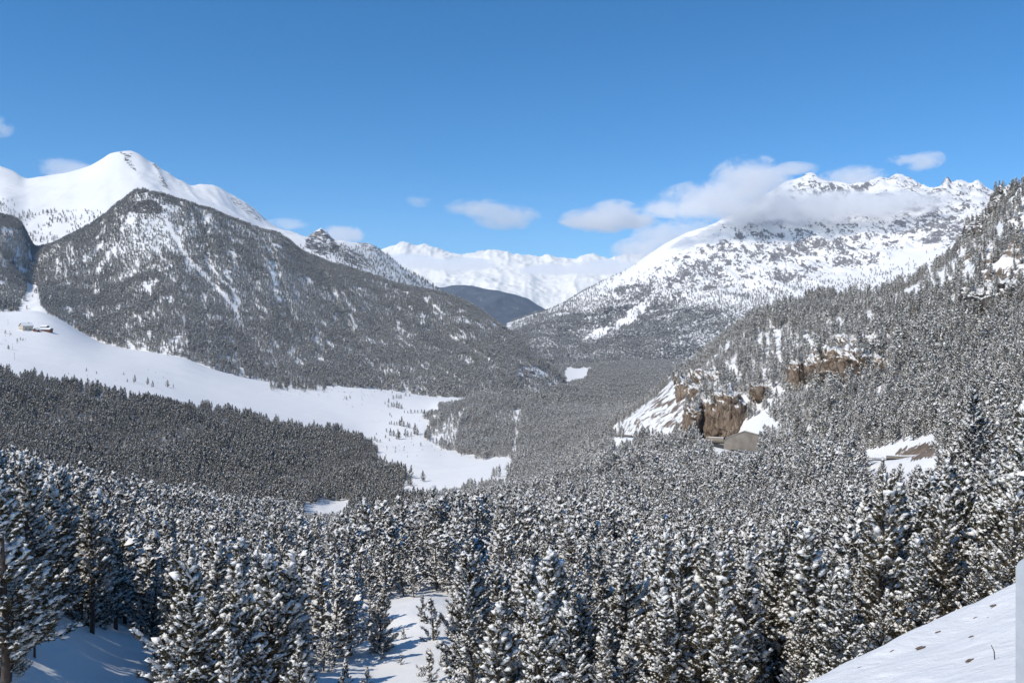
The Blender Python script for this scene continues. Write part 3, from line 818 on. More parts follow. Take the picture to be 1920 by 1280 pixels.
CLEAR = [
 [(560,1335),(598,1272),(640,1240),(700,1218),(735,1205),(742,1170),(735,1150),(690,1142),(700,1128),(770,1136),(785,1108),(800,1100),(830,1116),(865,1140),(860,1190),(848,1235),(830,1300)],
 [(150,1300),(185,1262),(205,1235),(190,1205),(200,1192),(255,1206),(262,1250),(258,1300)],
 [(566,972),(570,945),(620,938),(662,938),(650,962),(620,985),(590,990)],
 [(1058,722),(1060,690),(1110,688),(1106,700),(1092,716)],
 [(967,768),(977,768),(972,800),(969,850),(958,862),(963,812)],
 [(896,1085),(904,1030),(910,1000),(926,988),(932,1020),(926,1060),(916,1090)],
 [(1140,888),(1152,850),(1160,838),(1172,838),(1165,862),(1152,892)],
 [(1148,818),(1165,795),(1222,750),(1286,690),(1300,720),(1300,800),(1240,826)],
 [(1375,812),(1400,795),(1428,772),(1448,758),(1452,766),(1425,800),(1420,818)],
 [(1600,856),(1650,840),(1700,828),(1760,818),(1765,850),(1740,875),(1620,880)],
 [(1320,845),(1325,815),(1430,806),(1430,850),(1410,862),(1340,862)],
]
# sight lines kept open by the forest: (polygon, depth) - no nearer tree may stand in front of these
OPEN = [((1325, 1418), 842, 345), ((1150, 1186), 822, 555), ((1625, 1652), 868, 215), ((1668, 1752), 866, 190), ((1318, 1392), 808, 420),
        ((715, 840), 1120, 97), ((606, 835), 1238, 63), ((690, 850), 1200, 70), ((185, 252), 1212, 56), ((912, 922), 1050, 165), ((572, 650), 960, 560), ((760, 860), 912, 780), ((860, 950), 895, 780)]
def masks(px, py, Yq, top, r):
    k = np.ones(px.shape, bool)
    mj = 26 * (vnoise(px / 16, py / 7, 311) - 0.5) + 12 * (vnoise(px / 4, py / 3, 312) - 0.5)
    k &= ~(inpoly(MEADOW, px + mj, py + 0.75 * mj + r.normal(0, 1.2, px.shape)) & (Yq > 560) & (Yq < 1750))
    far = np.clip((Yq - 300) / 300, 0, 1)
    jx = px + 9 * far * (vnoise(px / 5, py / 3, 301) - 0.5); jy = py + 5 * far * (vnoise(px / 5, py / 3, 302) - 0.5)
    for c in CLEAR: k &= ~inpoly(c, jx, jy)
    oj = 16 * far * (vnoise(px / 6, Yq / 9, 321) - 0.5); oy = 12 * far * (vnoise(px / 5, Yq / 20, 322) - 0.3)
    for (a, b), yb, d in OPEN: k &= ~((px + oj > a - 2 - 0.85 * F / Yq) & (px + oj < b + 2 + 0.85 * F / Yq) & (top + oy < yb) & (Yq < d - 3) & (py > yb))
    sp = inpoly([(1390,640),(1520,600),(1640,590),(1680,630),(1560,660),(1450,690),(1300,700),(1290,720),(1340,760),(1460,700)], px, py) & (Yq > 430)
    k &= ~(sp & (r.uniform(0, 1, px.shape) < 0.45))
    k &= ~((px > 112) & (px < 316) & (py > 1186) & (Yq < 61))
    k &= ~((px > 575) & (px < 850) & (py > 1262) & (py < 1420) & (Yq < 66))
    kn = inpoly([(850,842),(806,832),(812,800),(845,778),(872,768),(864,792),(858,820)], px, py) & (Yq > 850)
    k &= ~(kn & (r.uniform(0, 1, px.shape) < 0.72))
    df = (px < 800) & (Yq > 560)
    g1 = vnoise(px / 22, py / 5, 401); g2 = vnoise(px / 7, py / 3, 402)
    k &= ~(df & (g1 * 0.6 + g2 * 0.4 > 0.665) & (r.uniform(0, 1, px.shape) < 0.85))
    hs = (px > 1250) & (Yq > 300)
    h1 = vnoise(px / 16, py / 9, 411); h2 = vnoise(px / 6, py / 6, 412)
    k &= ~(hs & (h1 * 0.6 + h2 * 0.4 > 0.56) & (r.uniform(0, 1, px.shape) < 0.85))
    sn = inpoly([(1660,560),(1700,520),(1780,470),(1840,430),(1850,470),(1800,530),(1720,560)], px, py) & (Yq > 350)
    k &= ~(sn & (r.uniform(0, 1, px.shape) < 0.5))
    cr = inpoly([(1770,500),(1820,440),(1850,395),(1890,345),(1960,300),(1960,540),(1900,580),(1840,560)], px, py) & (Yq > 300)
    k &= ~(cr & (r.uniform(0, 1, px.shape) < 0.55))
    return k

NEARY = 96.0
# near and middle stands on the valley sheet
def stand(y0, y1, s, seed, hmin, hmax, px0=-330, px1=2220):
    xs = max(abs(px0 - 960), abs(px1 - 960)) / F * y1
    gx, gy, r = jgrid(-xs, xs, y0, y1, s, seed)
    px = 960 + F * gx / gy
    m = (px > px0) & (px < px1)
    gx, gy, px = gx[m], gy[m], px[m]
    z = valley.h(gx, gy)
    top_is = z >= np.maximum(hill.h(gx, gy), np.maximum(peak.h(gx, gy), mount.h(gx, gy)))
    hgt = (hmin + (hmax - hmin) * r.beta(1.6, 1.5, len(gx))) * (0.7 + 0.6 * vnoise(gx / 40, gy / 40, 77))
    py = HZ - F * z / gy; top = HZ - F * (z + hgt) / gy
    d = np.full(len(gx), 1e9)
    rmk = (gy > 120) & (gy < 700) & (px > 1080)
    if rmk.any():
        dd, _, sdd = road_dist(gx[rmk], gy[rmk]); d[rmk] = dd
    k = top_is & masks(px, py, gy, top, r) & ~hidden(px, top, gy) & (d > 7.5) & (top < 1330)
    return gx[k], gy[k], z[k], hgt[k], px[k], py[k], top[k], r

# ---- the 300 single trees: those standing nearest, then the scattered ones on the snow meadow
tree_count = 0
ORD = ['leftmost', 'second from left', 'third from left', 'fourth from left', 'fifth from left', 'sixth from left', 'seventh from left', 'eighth from left', 'ninth from left',
       'tenth from left', 'eleventh from left', 'twelfth from left', 'thirteenth from left', 'fourteenth from left', 'fifteenth from left', 'sixteenth from left', 'seventeenth from left', 'eighteenth from left']
def ordinals(keys, xs):
    """for each entry its place from the left among those with the same key, '' when alone"""
    out = [''] * len(keys)
    for kk in set(keys):
        ii = sorted([i for i in range(len(keys)) if keys[i] == kk], key=lambda i: xs[i])
        if len(ii) > 1:
            for n_, i in enumerate(ii): out[i] = ', ' + ORD[min(n_, len(ORD) - 1)]
    return out
rnd = random.Random(5)
def place_near(x, y, z, hgt, protos, k, rz, label, group, widen=1.0, name='pine_tree'):
    hh, ms = protos[k % len(protos)]
    s = hgt / hh
    e = empty(name, (x, y, z), rz)
    e.scale = (s * widen, s * widen, s)
    e.rotation_euler = (rnd.gauss(0, 0.05), rnd.gauss(0, 0.05), rz)
    for me, nm in zip(ms, ('trunk', 'crown', 'snow_load')):
        c = bpy.data.objects.new(nm, me); COL.objects.link(c); c.parent = e
        if nm != 'trunk': c['kind'] = 'stuff'
    tag(e, label, 'pine tree', group)
    return e

# trees one can point at, placed by hand: (px, py of the foot, depth range, height m, set, label)
SPECIAL = [
 (710, 1216, 50, 140, 5.2, NEAR, 3, 'bushy young pine standing by itself in the snowy clearing'),
 (812, 1200, 50, 140, 3.4, YOUNG, 0, 'small bushy pine at the far edge of the snowy clearing'),
 (792, 1160, 50, 140, 2.2, YOUNG, 1, 'thin young pine just above the small bushy pine in the clearing'),
 (757, 1198, 50, 140, 1.1, YOUNG, 1, 'tiny pine sapling in the middle of the snowy clearing'),
 (719, 1234, 50, 140, 1.2, YOUNG, 2, 'pine sapling on the snow below the bushy young pine'),
 (752, 1245, 50, 140, 0.9, YOUNG, 0, 'sapling wrapped in snow near the bottom of the clearing'),
 (642, 1288, 40, 140, 2.0, YOUNG, 1, 'young pine cut off by the picture bottom left of the clearing'),
 (688, 1292, 40, 140, 1.6, YOUNG, 2, 'pine sapling tip at the picture bottom below the clearing'),
 (805, 1278, 40, 140, 2.3, YOUNG, 0, 'slim young pine at the bottom right corner of the clearing'),
 (880, 1330, 40, 60, 9.0, NEAR, 1, 'broad snow-laden pine bordering the clearing on its right'),
 (1830, 925, 60, 140, 16.0, NEAR, 2, 'tallest dark pine rising above the others near the right edge'),
 (1655, 985, 60, 130, 9.0, NEAR, 4, 'dark pine standing in front of the road with the earth cutting'),
 (40, 1190, 30, 80, 9.0, NEAR, 6, 'big snow-clumped pine at the left edge of the picture'),
 (172, 1186, 30, 90, 8.2, NEAR, 6, 'tall pine with a bare trunk behind the shaded snow patch'),
]
SP = []
for (px, py, y0, y1, hgt, st, k, lab) in SPECIAL:
    x, y, z = hit(px, py, y0, y1)
    SP.append((x, y))
    place_near(x, y, z - 0.1, hgt, st, k, rnd.uniform(0, 6.28), lab, 'pines one can point at')
    tree_count += 1

gx, gy, z, hg, px, py, top, r = stand(36, 330, 2.35, 1, 2.8, 9.0)
far_from_special = np.ones(len(gx), bool)
for (sx, sy) in SP: far_from_special &= np.hypot(gx - sx, gy - sy) > 1.9
gx, gy, z, hg, px, py, top = [a[far_from_special] for a in (gx, gy, z, hg, px, py, top)]
inframe = (px > -60) & (px < 1980) & (top < 1285)
order = np.argsort(np.where(inframe, gy, 1e9))
NSINGLE = 216
single = order[:NSINGLE]
ROWS = ['front rank', 'second rank', 'third rank']
COLS = [(150, 'in the far left corner stand', 'left corner stand'), (300, 'behind the shaded snow patch at lower left', 'stand by the shaded patch'),
        (460, 'midway between the shaded patch and the clearing', 'stand midway to the clearing'), (600, 'close left of the snowy clearing', 'stand left of the clearing'),
        (860, 'around the snowy clearing', 'stand round the clearing'), (1020, 'close right of the snowy clearing', 'stand right of the clearing'),
        (1200, 'in the middle of the lower slope', 'stand on the lower slope'), (1400, 'left of the snow bank foot', 'stand by the bank foot'),
        (1600, 'just behind the foot of the snow bank', 'stand behind the bank foot'), (1780, 'behind the middle of the snow bank', 'stand behind the bank'),
        (9999, 'behind the snow bank by the right edge', 'stand at the right edge')]
NL = []
for i in single:
    for lim, where, grp in COLS:
        if px[i] < lim: break
    row = 0 if py[i] > 1235 else (1 if py[i] > 1160 else 2)
    size = 'tall' if hg[i] > 7.4 else ('small' if hg[i] < 5.4 else 'medium')
    NL.append((size + ' snowy pine ' + where + ', ' + ROWS[row], grp))
for i, (lab, grp), od in zip(single, NL, ordinals([n_[0] for n_ in NL], [px[i] for i in single])):
    place_near(gx[i], gy[i], z[i] - 0.15, hg[i], NEAR, rnd.randrange(7), rnd.uniform(0, 6.28), lab + od, grp, rnd.uniform(0.85, 1.15))
    tree_count += 1
rest = np.ones(len(gx), bool); rest[single] = False
rest &= (gy > np.min(gy[single]) - 5)
scatter('slope_forest', np.stack([gx, gy, z - 0.15], -1)[rest], hg[rest] / 9.0, C_mid, len(MIDS), 11, 'dense snowy pine forest on the slope below the viewpoint')

a = stand(330, 560, 3.5, 2, 5.5, 9.0)
b = stand(560, 1250, 4.1, 3, 6.0, 10.5)
P_ = [np.concatenate([u, v]) for u, v in zip(a[:7], b[:7])]
gx, gy, z, hg, px, py, top = P_
dark = (px < 800)
scatter('hillside_forest', np.stack([gx, gy, z - 0.2], -1)[~dark], hg[~dark] / 9.0, C_mid, len(MIDS), 12, 'snowy pine forest on the hillside around the road and on the knoll')
scatter('valley_floor_forest', np.stack([gx, gy, z - 0.2], -1)[dark], 1.08 * hg[dark] / 9.0, C_dark, len(DARK), 13, 'flat dark pine forest on the valley floor in front of the meadow')

# far valley floor
c = stand(1250, 3600, 6.5, 4, 7.0, 10.0, 880, 1800)
scatter('far_valley_forest', np.stack([c[0], c[1], c[2] - 0.2], -1), 1.1 * c[3] / 9.0, C_far, len(FARS), 14, 'grey wood filling the far valley floor')

# wooded hill
def slope_wood(sheet, others, x0, x1, y0, y1, s, seed, dens, hmin, hmax, px0, px1):
    gx, gy, r = jgrid(x0, x1, y0, y1, s, seed)
    px = 960 + F * gx / gy
    m = (px > px0) & (px < px1)
    gx, gy, px = gx[m], gy[m], px[m]
    z = sheet.h(gx, gy)
    k = z > -1e5
    for o in others: k &= z >= o.h(gx, gy) - 0.5
    py = HZ - F * z / gy
    hgt = r.uniform(hmin, hmax, len(gx)) * (0.75 + 0.5 * vnoise(gx / 60, gy / 60, seed))
    top = HZ - F * (z + hgt) / gy
    k &= ~hidden(px, top, gy, 3) & (r.uniform(0, 1, len(gx)) < dens(px, py, gx, gy))
    return np.stack([gx, gy, z - 0.3], -1)[k], hgt[k]
STREAKS = [([(306,405),(330,450),(355,490),(385,520),(415,550),(440,580)], 4.2), ([(385,490),(410,520),(435,545),(450,572)], 2.6), ([(355,450),(400,500)], 2.0),
           ([(440,560),(445,595)], 4.0), ([(470,565),(500,590)], 1.8), ([(655,590),(668,615)], 2.5)]
def hill_dens(px, py, gx, gy):
    d = np.full(px.shape, 0.97)
    for ln, w in STREAKS: d *= np.where(dist_line(ln, px, py) < w * (0.6 + 0.8 * vnoise(px / 7, py / 7, 9)), 0.12, 1)
    topz = inpoly([(215,390),(265,355),(420,385),(520,425),(560,455),(520,470),(440,440),(350,445),(300,500),(250,470),(215,430)], px, py)
    n = vnoise(gx / 28, gy / 45, 61)
    d = np.where(topz, d * np.where(n > 0.48, 0.85, 0.38), d)
    d = np.where(inpoly([(150,420),(300,400),(360,520),(250,560),(160,500)], px, py) & ~topz, d * np.where(n > 0.66, 0.55, 1.0), d)
    d = np.where(vnoise(gx / 22, gy / 40, 66) > 0.84, d * 0.45, d)
    d = np.where(vnoise((gx + 0.5 * gy) / 9, gy / 55, 67) > 0.80, d * 0.25, d)
    d = np.where(inpoly([(38,590),(46,560),(52,530),(72,540),(75,570),(90,590)], px, py), 0.02, d)
    d = np.where(inpoly([(975,690),(1010,690),(1055,725),(1020,735),(965,718)], px, py), 0.25, d)
    d = np.where(inpoly([(640,498),(760,510),(760,550),(720,545)], px, py), 0.5, d)
    return d
p1, h1 = slope_wood(hill, [valley, peak], -2200, 260, 1400, 2600, 4.7, 31, hill_dens, 6.5, 10.0, -330, 1120)
scatter('hill_forest', p1, 1.05 * h1 / 9.0, C_far, len(FARS), 15, 'grey snow-dusted conifer forest covering the wooded hill')

def peak_dens(px, py, gx, gy):
    n = vnoise(gx / 60, gy / 60, 62)
    d = np.where((py > 395) & (px < 190), np.where(n > 0.55, 0.35, 0.02), 0.0)
    d = np.where((py > 372) & (px < 40), np.where(n > 0.6, 0.2, 0.01), d)
    d = np.where((px > 560) & (py > 462), 0.35, d)
    d = np.where((px > 640) & (px < 760) & (dist_line([(640,462),(700,488),(760,520)], px, py) < 5), 0.4, d)
    return d
p2, h2 = slope_wood(peak, [valley, hill], -2300, -200, 2450, 3450, 9, 32, peak_dens, 6, 11, -330, 900)
scatter('treeline_forest', p2, 1.2 * h2 / 9.0, C_dark, len(DARK), 16, 'scattered conifers along the tree line below the white peak')

def mount_dens(px, py, gx, gy):
    tl = np.interp(px, [950,1050,1100,1200,1300,1400,1500,1800], [588,572,555,545,548,556,552,520])
    d = 0.70 * sstep(5, 50, py - tl) + 0.42 * sstep(-28, 12, py - tl) + 0.14 * sstep(-60, -5, py - tl)
    n = vnoise(gx / 110, gy / 60, 64)
    d = d * np.where(n > 0.66, 0.35, 1.0)
    d = np.where(inpoly([(1085,638),(1150,606),(1205,570),(1218,572),(1180,608),(1120,634)], px + 14 * (vnoise(px / 9, py / 9, 5) - 0.5), py + 12 * (vnoise(px / 9, py / 9, 6) - 0.5)), 0.06, d)
    return d
p3, h3 = slope_wood(mount, [valley], 0, 2000, 3000, 4600, 9.0, 33, mount_dens, 7, 11, 950, 1860)
scatter('mountain_forest', p3, 1.15 * h3 / 9.0, C_far, len(FARS), 17, 'bluish grey woods on the lower flank of the cloud-capped mountain')

# ---- single conifers on the snow meadow, (px, py of the foot, height in photo pixels)
LONE = [
 ('small pine in the short row at the far meadow end', 'pines in a row on the meadow', [(758.5,774,5),(764.6,775,6),(770,775,8),(777.8,774,7),(783,774,6),(790.6,774,7),(796,775,8)]),
 ('dark pine in the clump in the middle of the meadow', 'pines in the meadow clump', [(722,758,6),(728.7,756,10),(728,764,7),(734,763,9),(739,764,11),(743.6,765,14),(748,766,11),(753,767,10),(737,749,8),(743.6,747,8),(748,747,7),(752,747,8),(761,743,7),(768,743,6),(735.5,737,6),(715,733,9),(708,730,7)]),
 ('pine in the upper of two loose rows on the meadow', 'pines in the upper meadow row', [(731,779,6),(734,782,4),(730,795.5,6),(734,795.5,7),(739.5,797.5,8),(744,796,7),(749,798,12),(752.4,799,19),(757,800,11),(765,802,12),(768,803,11)]),
 ('pine in the lower of two loose rows on the meadow', 'pines in the lower meadow row', [(777.5,815,22),(783,816.5,14),(771,817,9),(760,818.6,16),(764.6,818.6,12),(724.7,809.8,8),(731.4,817,15),(738,818,13),(746,824,20),(749.5,823,14),(723,821,7),(730,826.7,6)]),
 ('small pine off the tip of the valley floor forest', 'pines at the forest tip', [(703,826,10),(707,829,8),(705.7,815,5),(713,829,6),(741,848,5),(741.6,842,5)]),
 ('small pine on the left meadow slope below the hamlet', 'pines on the left meadow', [(162,696,7),(181,701,6),(232,703,6),(239,716.5,7),(287,726,13),(325,726,7),(139,711,10),(10,626,7),(20,628,5),(33,641,7),(38,638,6),(43,639,6)]),
 ('small pine at the meadow edge under the wooded hill', 'pines at the hill foot', [(650,750,8),(656,747,6),(646.7,747,5),(789,836,8)]),
 ('lone pine standing alone on the white meadow', None, [(793,903,22)]),
 ('biggest round pine on the left meadow slope', None, [(252.6,717,15)]),
 ('pair-topped pine between two round pines on the left meadow', None, [(277,721,14)]),
 ('wide low pine on the left meadow, rightmost of the round ones', None, [(314,726,14)]),
 ('dark wide bush at the left edge of the meadow', None, [(16,655,9)]),
]
LONE_ME = [o.data for o in DARK]
for lab, grp, items in LONE:
    for (px, py, hp), od in zip(items, ordinals([lab] * len(items), [q[0] for q in items])):
        x, y, zg = hit(px, py, 640, 1750)
        o = bpy.data.objects.new('meadow_pine', LONE_ME[rnd.randrange(4)]); COL.objects.link(o)
        s = hp * y / F / 9.0
        wd = s * (1.6 if 'wide' in lab or 'bush' in lab else 1.15)
        o.location = (x, y, zg - 0.1); o.scale = (wd, wd, s); o.rotation_euler = (0, 0, rnd.uniform(0, 6.28))
        tag(o, lab + od, 'pine tree', grp)
        tree_count += 1
# low scrub poking through the meadow snow
rs = np.random.default_rng(77)
SH = []
for (x0, y0, x1, y1, n) in [(640,735,690,765,26),(690,728,760,745,22),(700,770,850,850,40),(715,838,830,858,22),(90,690,340,735,26),(0,612,60,668,24),(480,712,640,745,60),(600,722,760,738,40),(860,846,960,858,16)]:
    for k in range(n):
        x, y, zz_ = hit(rs.uniform(x0, x1), rs.uniform(y0, y1), 640, 1700)
        SH.append((x, y, zz_ - 0.15, rs.uniform(0.1, 0.26)))
SH = np.array(SH)
scatter('meadow_scrub', SH[:, :3], SH[:, 3], C_dark, len(DARK), 18, 'low scrub and seedlings poking through the meadow snow')['category'] = 'scrub'
# copse of pines on the far edge of the meadow
CP = []
for (px, py) in zip(rs.normal(565, 36, 110), rs.normal(725, 4.5, 110)):
    x, y, zz_ = hit(px, py, 900, 1700)
    CP.append((x, y, zz_ - 0.1, rs.uniform(0.8, 1.5)))
CP = np.array(CP)
scatter('meadow_copse', CP[:, :3], CP[:, 3], C_dark, len(DARK), 20, 'dark pine copse jutting from the hill foot onto the meadow')['category'] = 'copse'
print('SINGLE TREES', tree_count)
# ------------------------------------------------------------------ road, walls and rails
def ribbon(name, L, half, dz, material, off=0.0):
    d = np.gradient(L[:, :2], axis=0); d /= np.linalg.norm(d, axis=1)[:, None]
    nrm = np.stack([-d[:, 1], d[:, 0]], 1)
    V = []
    for s in (-half, -half * 0.33, half * 0.33, half):
        V.append(np.concatenate([L[:, :2] + nrm * (s + off), L[:, 2:3] + dz], 1))
    V = np.stack(V, 1); n = len(L)
    idx = np.arange(n * 4).reshape(n, 4)
    Q = np.stack([idx[:-1, :-1], idx[1:, :-1], idx[1:, 1:], idx[:-1, 1:]], -1).reshape(-1, 4)
    return mesh_obj(name, V.reshape(-1, 3), Q, material, smooth=True)
RF = resample(RP, 2.0)
tag(ribbon('road', RF, 3.4, 0.16, M_asph), kind='structure')

def to_world(px, py, d):
    return np.array([(px - 960) / F * d, d, (HZ - py) * d / F])

def prism(pts, depth_vec):
    """closed slab: outline of world points pushed along depth_vec"""
    n = len(pts); P0 = np.array(pts); P1 = P0 + np.array(depth_vec)
    V = np.concatenate([P0, P1])
    Fc = [list(range(n))[::-1], list(range(n, 2 * n))] + [[i, (i + 1) % n, n + (i + 1) % n, n + i] for i in range(n)]
    return V, Fc

def wall_part(name, pts, depth, material, parent):
    V, Fc = prism(pts, depth)
    return mesh_obj(name, V, Fc, material, parent)

# tall five-sided concrete retaining wall above the road
D0 = 356.0
e = empty('retaining_wall', tuple(to_world(1390, 842, D0)))
o0 = np.array(e.location)
out = [(1357,842),(1357.5,826),(1363,820),(1395,808.5),(1421,815.5),(1424,818),(1424,846)]
pts = [to_world(p, y, D0 + (p - 1357) * -0.10) - o0 for p, y in out]
wall_part('wall_face', pts, (0.6, 1.2, 0), M_conc, e)
cop = [(1356.6,826.4),(1362.4,819.4),(1395,807.6),(1421.4,814.8),(1421.2,816),(1395,809),(1363,820.8),(1357.4,827.4)]
wall_part('coping', [to_world(p, y, D0 - 0.15 + (p - 1357) * -0.10) - o0 for p, y in cop], (0.7, 1.5, 0), flat_mat('weathered_concrete', (0.25, 0.22, 0.18), (0.36, 0.32, 0.27), 0.5, 0.9), e)
tag(e, 'tall five-sided concrete retaining wall above the mountain road', 'retaining wall')

e = empty('retaining_wall', tuple(to_world(1385, 858, 343)))
o0 = np.array(e.location)
wall_part('wall_face', [to_world(p, y, 343) - o0 for p, y in [(1362,848),(1400,851),(1402,866),(1380,860),(1364,852)]], (0.2, 0.8, 0), M_conc, e)
wall_part('coping', [to_world(p, y, 342.7) - o0 for p, y in [(1361,846.6),(1401,849.8),(1401,851.2),(1361,848.2)]], (0.3, 1.3, 0), M_conc, e)
tag(e, 'low concrete wall carrying the road under the guardrail', 'retaining wall')

def guardrail(name, line, label, step=2.2, hgt=0.78):
    """steel post-and-beam barrier along a world line"""
    L = resample(np.array(line), step)
    e = empty(name, tuple(L[0])); o0 = L[0]
    d = np.gradient(L[:, :2], axis=0); d /= np.linalg.norm(d, axis=1)[:, None]
    nr = np.stack([-d[:, 1], d[:, 0]], 1)
    post = None
    for k in range(len(L)):
        if post is None:
            V, Fc = prism([(-0.06, -0.04, -0.5), (0.06, -0.04, -0.5), (0.06, -0.04, hgt), (-0.06, -0.04, hgt)], (0, 0.08, 0))
            post = mesh_obj('post', V, Fc, M_steel, e)
            p = post
        else:
            p = post.copy(); COL.objects.link(p)
        p.location = tuple(L[k] - o0); p.rotation_euler = (0, 0, math.atan2(d[k, 1], d[k, 0]))
    prof = [(0.0, 0.42), (0.05, 0.48), (0.0, 0.56), (0.0, 0.60), (0.05, 0.68), (0.0, 0.74)]
    for zc, nm in ((0.0, 'beam'),):
        V = np.stack([np.concatenate([L[:, :2] + nr * (0.08 + a), L[:, 2:3] + b + zc], 1) for a, b in prof], 1) - o0
        n, m = V.shape[:2]; idx = np.arange(n * m).reshape(n, m)
        Q = np.stack([idx[:-1, :-1], idx[1:, :-1], idx[1:, 1:], idx[:-1, 1:]], -1).reshape(-1, 4)
        mesh_obj(nm, V.reshape(-1, 3), Q, M_steel, e)
    tag(e, label, 'guardrail', 'guardrails along the mountain road')
    return e
guardrail('guardrail', [to_world(p, y, d) for p, y, d in [(1322,837.5,404),(1345,841,384),(1372,845,360),(1402,848.5,342),(1440,852,320)]], 'steel guardrail in front of the five-sided concrete wall')
guardrail('guardrail', [to_world(p, y, d) for p, y, d in [(1640,866,216),(1690,868,203),(1750,864,191),(1790,856,181)]], 'steel guardrail below the brown earth cutting at the right')

def parapet(name, line, height, thick, material, label, cat, snow=True):
    L = resample(np.array(line), 3.0)
    d = np.gradient(L[:, :2], axis=0); d /= np.linalg.norm(d, axis=1)[:, None]
    nr = np.stack([-d[:, 1], d[:, 0]], 1)
    e = empty(name, tuple(L[0])); o0 = L[0]
    def sweep(nm, prof, m):
        V = np.stack([np.concatenate([L[:, :2] + nr * a, L[:, 2:3] + b], 1) for a, b in prof], 1) - o0
        n, k = V.shape[:2]; idx = np.arange(n * k).reshape(n, k); nxt = np.roll(idx, -1, 1)
        Q = np.stack([idx[:-1], idx[1:], nxt[1:], nxt[:-1]], -1).reshape(-1, 4)
        mesh_obj(nm, V.reshape(-1, 3), Q, m, e)
    sweep('wall_face', [(-thick / 2, -1.5), (thick / 2, -1.5), (thick / 2, height), (-thick / 2, height)], material)
    if snow:
        sweep('snow_cap', [(-thick * 0.6, height + 0.003), (thick * 0.6, height + 0.003), (thick * 0.4, height + 0.32), (-thick * 0.4, height + 0.34)], M_tsnow)
    tag(e, label, cat)
parapet('parapet_wall', [to_world(p, y, d) for p, y, d in [(1146,811,590),(1149,814.5,578),(1156,817.2,566),(1168,818.6,552),(1186,820,538)]], 1.5, 0.6, M_conc, 'low concrete parapet round the road bend under the snowy rock slab', 'parapet wall', False)
parapet('parapet_wall', [to_world(p, y, d) for p, y, d in [(1145,816.5,584),(1156,822.0,560),(1170,823.4,546),(1188,824.6,532)]], 0.7, 0.4, M_steel, 'pale lower barrier at the outside of the road bend', 'parapet wall', False)
parapet('parapet_wall', [to_world(p, y, d) for p, y, d in [(1322,823.5,416),(1340,825,404),(1359,826,392)]], 1.2, 0.9, M_conc, 'snow-topped concrete barrier under the ochre cliff', 'parapet wall')
parapet('parapet_wall', [to_world(p, y, d) for p, y, d in [(1664,861.5,221),(1700,863,208),(1752,860,196)]], 0.9, 0.6, M_conc, 'snow-topped kerb wall at the foot of the brown earth cutting', 'parapet wall')

# ------------------------------------------------------------------ rock outcrops
M_rockgrey = rock_mat('grey_rock', [(0.07, 0.062, 0.055), (0.17, 0.145, 0.125), (0.22, 0.195, 0.17), (0.14, 0.13, 0.125)])
OUTTOP = []
def outcrop(px, py_top, py_bot, d, wpx, depth, seed, label, box=0.62, amp=0.24, rot=0.0, material=None):
    """broken crag set into the slope: ribs, ledges and blocks on a rounded core"""
    if d is None: d = hit(px, py_bot, 150, 900)[1]
    top = (HZ - py_top) * d / F; bot = (HZ - py_bot) * d / F
    hh = (top - bot) / 2 * 1.12; ww = wpx * d / F / 2
    bm = bmesh.new(); bmesh.ops.create_icosphere(bm, subdivisions=5, radius=1.0)
    V = np.array([v.co[:] for v in bm.verts])
    p = np.sign(V) * np.abs(V) ** box
    Wd = np.array([ww, depth / 2, hh]) * p
    nrm = unit(V / np.array([ww, depth / 2, hh]))
    ang = np.arctan2(V[:, 1], V[:, 0]) * ww
    m = min(ww, hh)
    zt = Wd[:, 2] + 0.35 * ang                      # bedding dips to the left
    aw = ang + 0.9 * fbm(Wd[:, 2] / 5.0, ang / 9.0, 3, seed + 2)          # wandering vertical joints
    cw = max(1.6, 0.22 * ww)
    col = _hash(np.floor(aw / cw), np.zeros(len(aw)), seed) - 0.5
    edge = np.abs((aw / cw) % 1.0 - 0.5) * 2                             # 1 at the joints
    col2 = _hash(np.floor(aw / (cw * 0.45)), np.floor(zt / (cw * 1.1)), seed + 1) - 0.5
    led = sstep(0.0, 0.35, (zt / (0.36 * hh) + 0.8 * fbm(ang / ww * 2, Wd[:, 2] / hh, 3, seed + 3)) % 1.0)
    big = fbm(V[:, 0] * 1.6 + seed, V[:, 2] * 1.6 + V[:, 1], 3, seed + 15)
    fin = fbm(ang / 1.3, zt / 1.3, 4, seed + 5)
    Wd = Wd + nrm * (m * (amp * 1.5 * col + 0.16 * led + 0.16 * col2 + 0.34 * big) - 1.1 * sstep(0.82, 1.0, edge) + 0.8 * fin)[:, None]
    Wd[:, 2] += m * 0.6 * fbm(Wd[:, 0] / (0.45 * ww), Wd[:, 1] / (0.45 * ww), 4, seed + 7) * sstep(-0.2 * hh, hh, Wd[:, 2])
    bm.faces.ensure_lookup_table()
    Fc = np.array([[v.index for v in f.verts] for f in bm.faces]); bm.free()
    o = mesh_obj('rock_outcrop', Wd, Fc, material or M_rock)
    o.location = ((px - 960) / F * d, d + depth * 0.42, (top + bot) / 2)
    o.rotation_euler = (0, 0, rot)
    tag(o, label, 'rock outcrop', 'rock outcrops on the hillside')
    # a few pines rooted on its upper side
    r = np.random.default_rng(seed)
    c, s_ = math.cos(rot), math.sin(rot)
    W2 = np.stack([Wd[:, 0] * c - Wd[:, 1] * s_, Wd[:, 0] * s_ + Wd[:, 1] * c, Wd[:, 2]], 1) + np.array(o.location)
    ok = np.where((nrm[:, 2] > 0.45))[0]
    for i in r.choice(ok, min(len(ok), max(5, int(ww * depth / 12))), replace=False): OUTTOP.append(W2[i])
    return o
ocl = 'ochre crag of the broken cliff above the road bend'
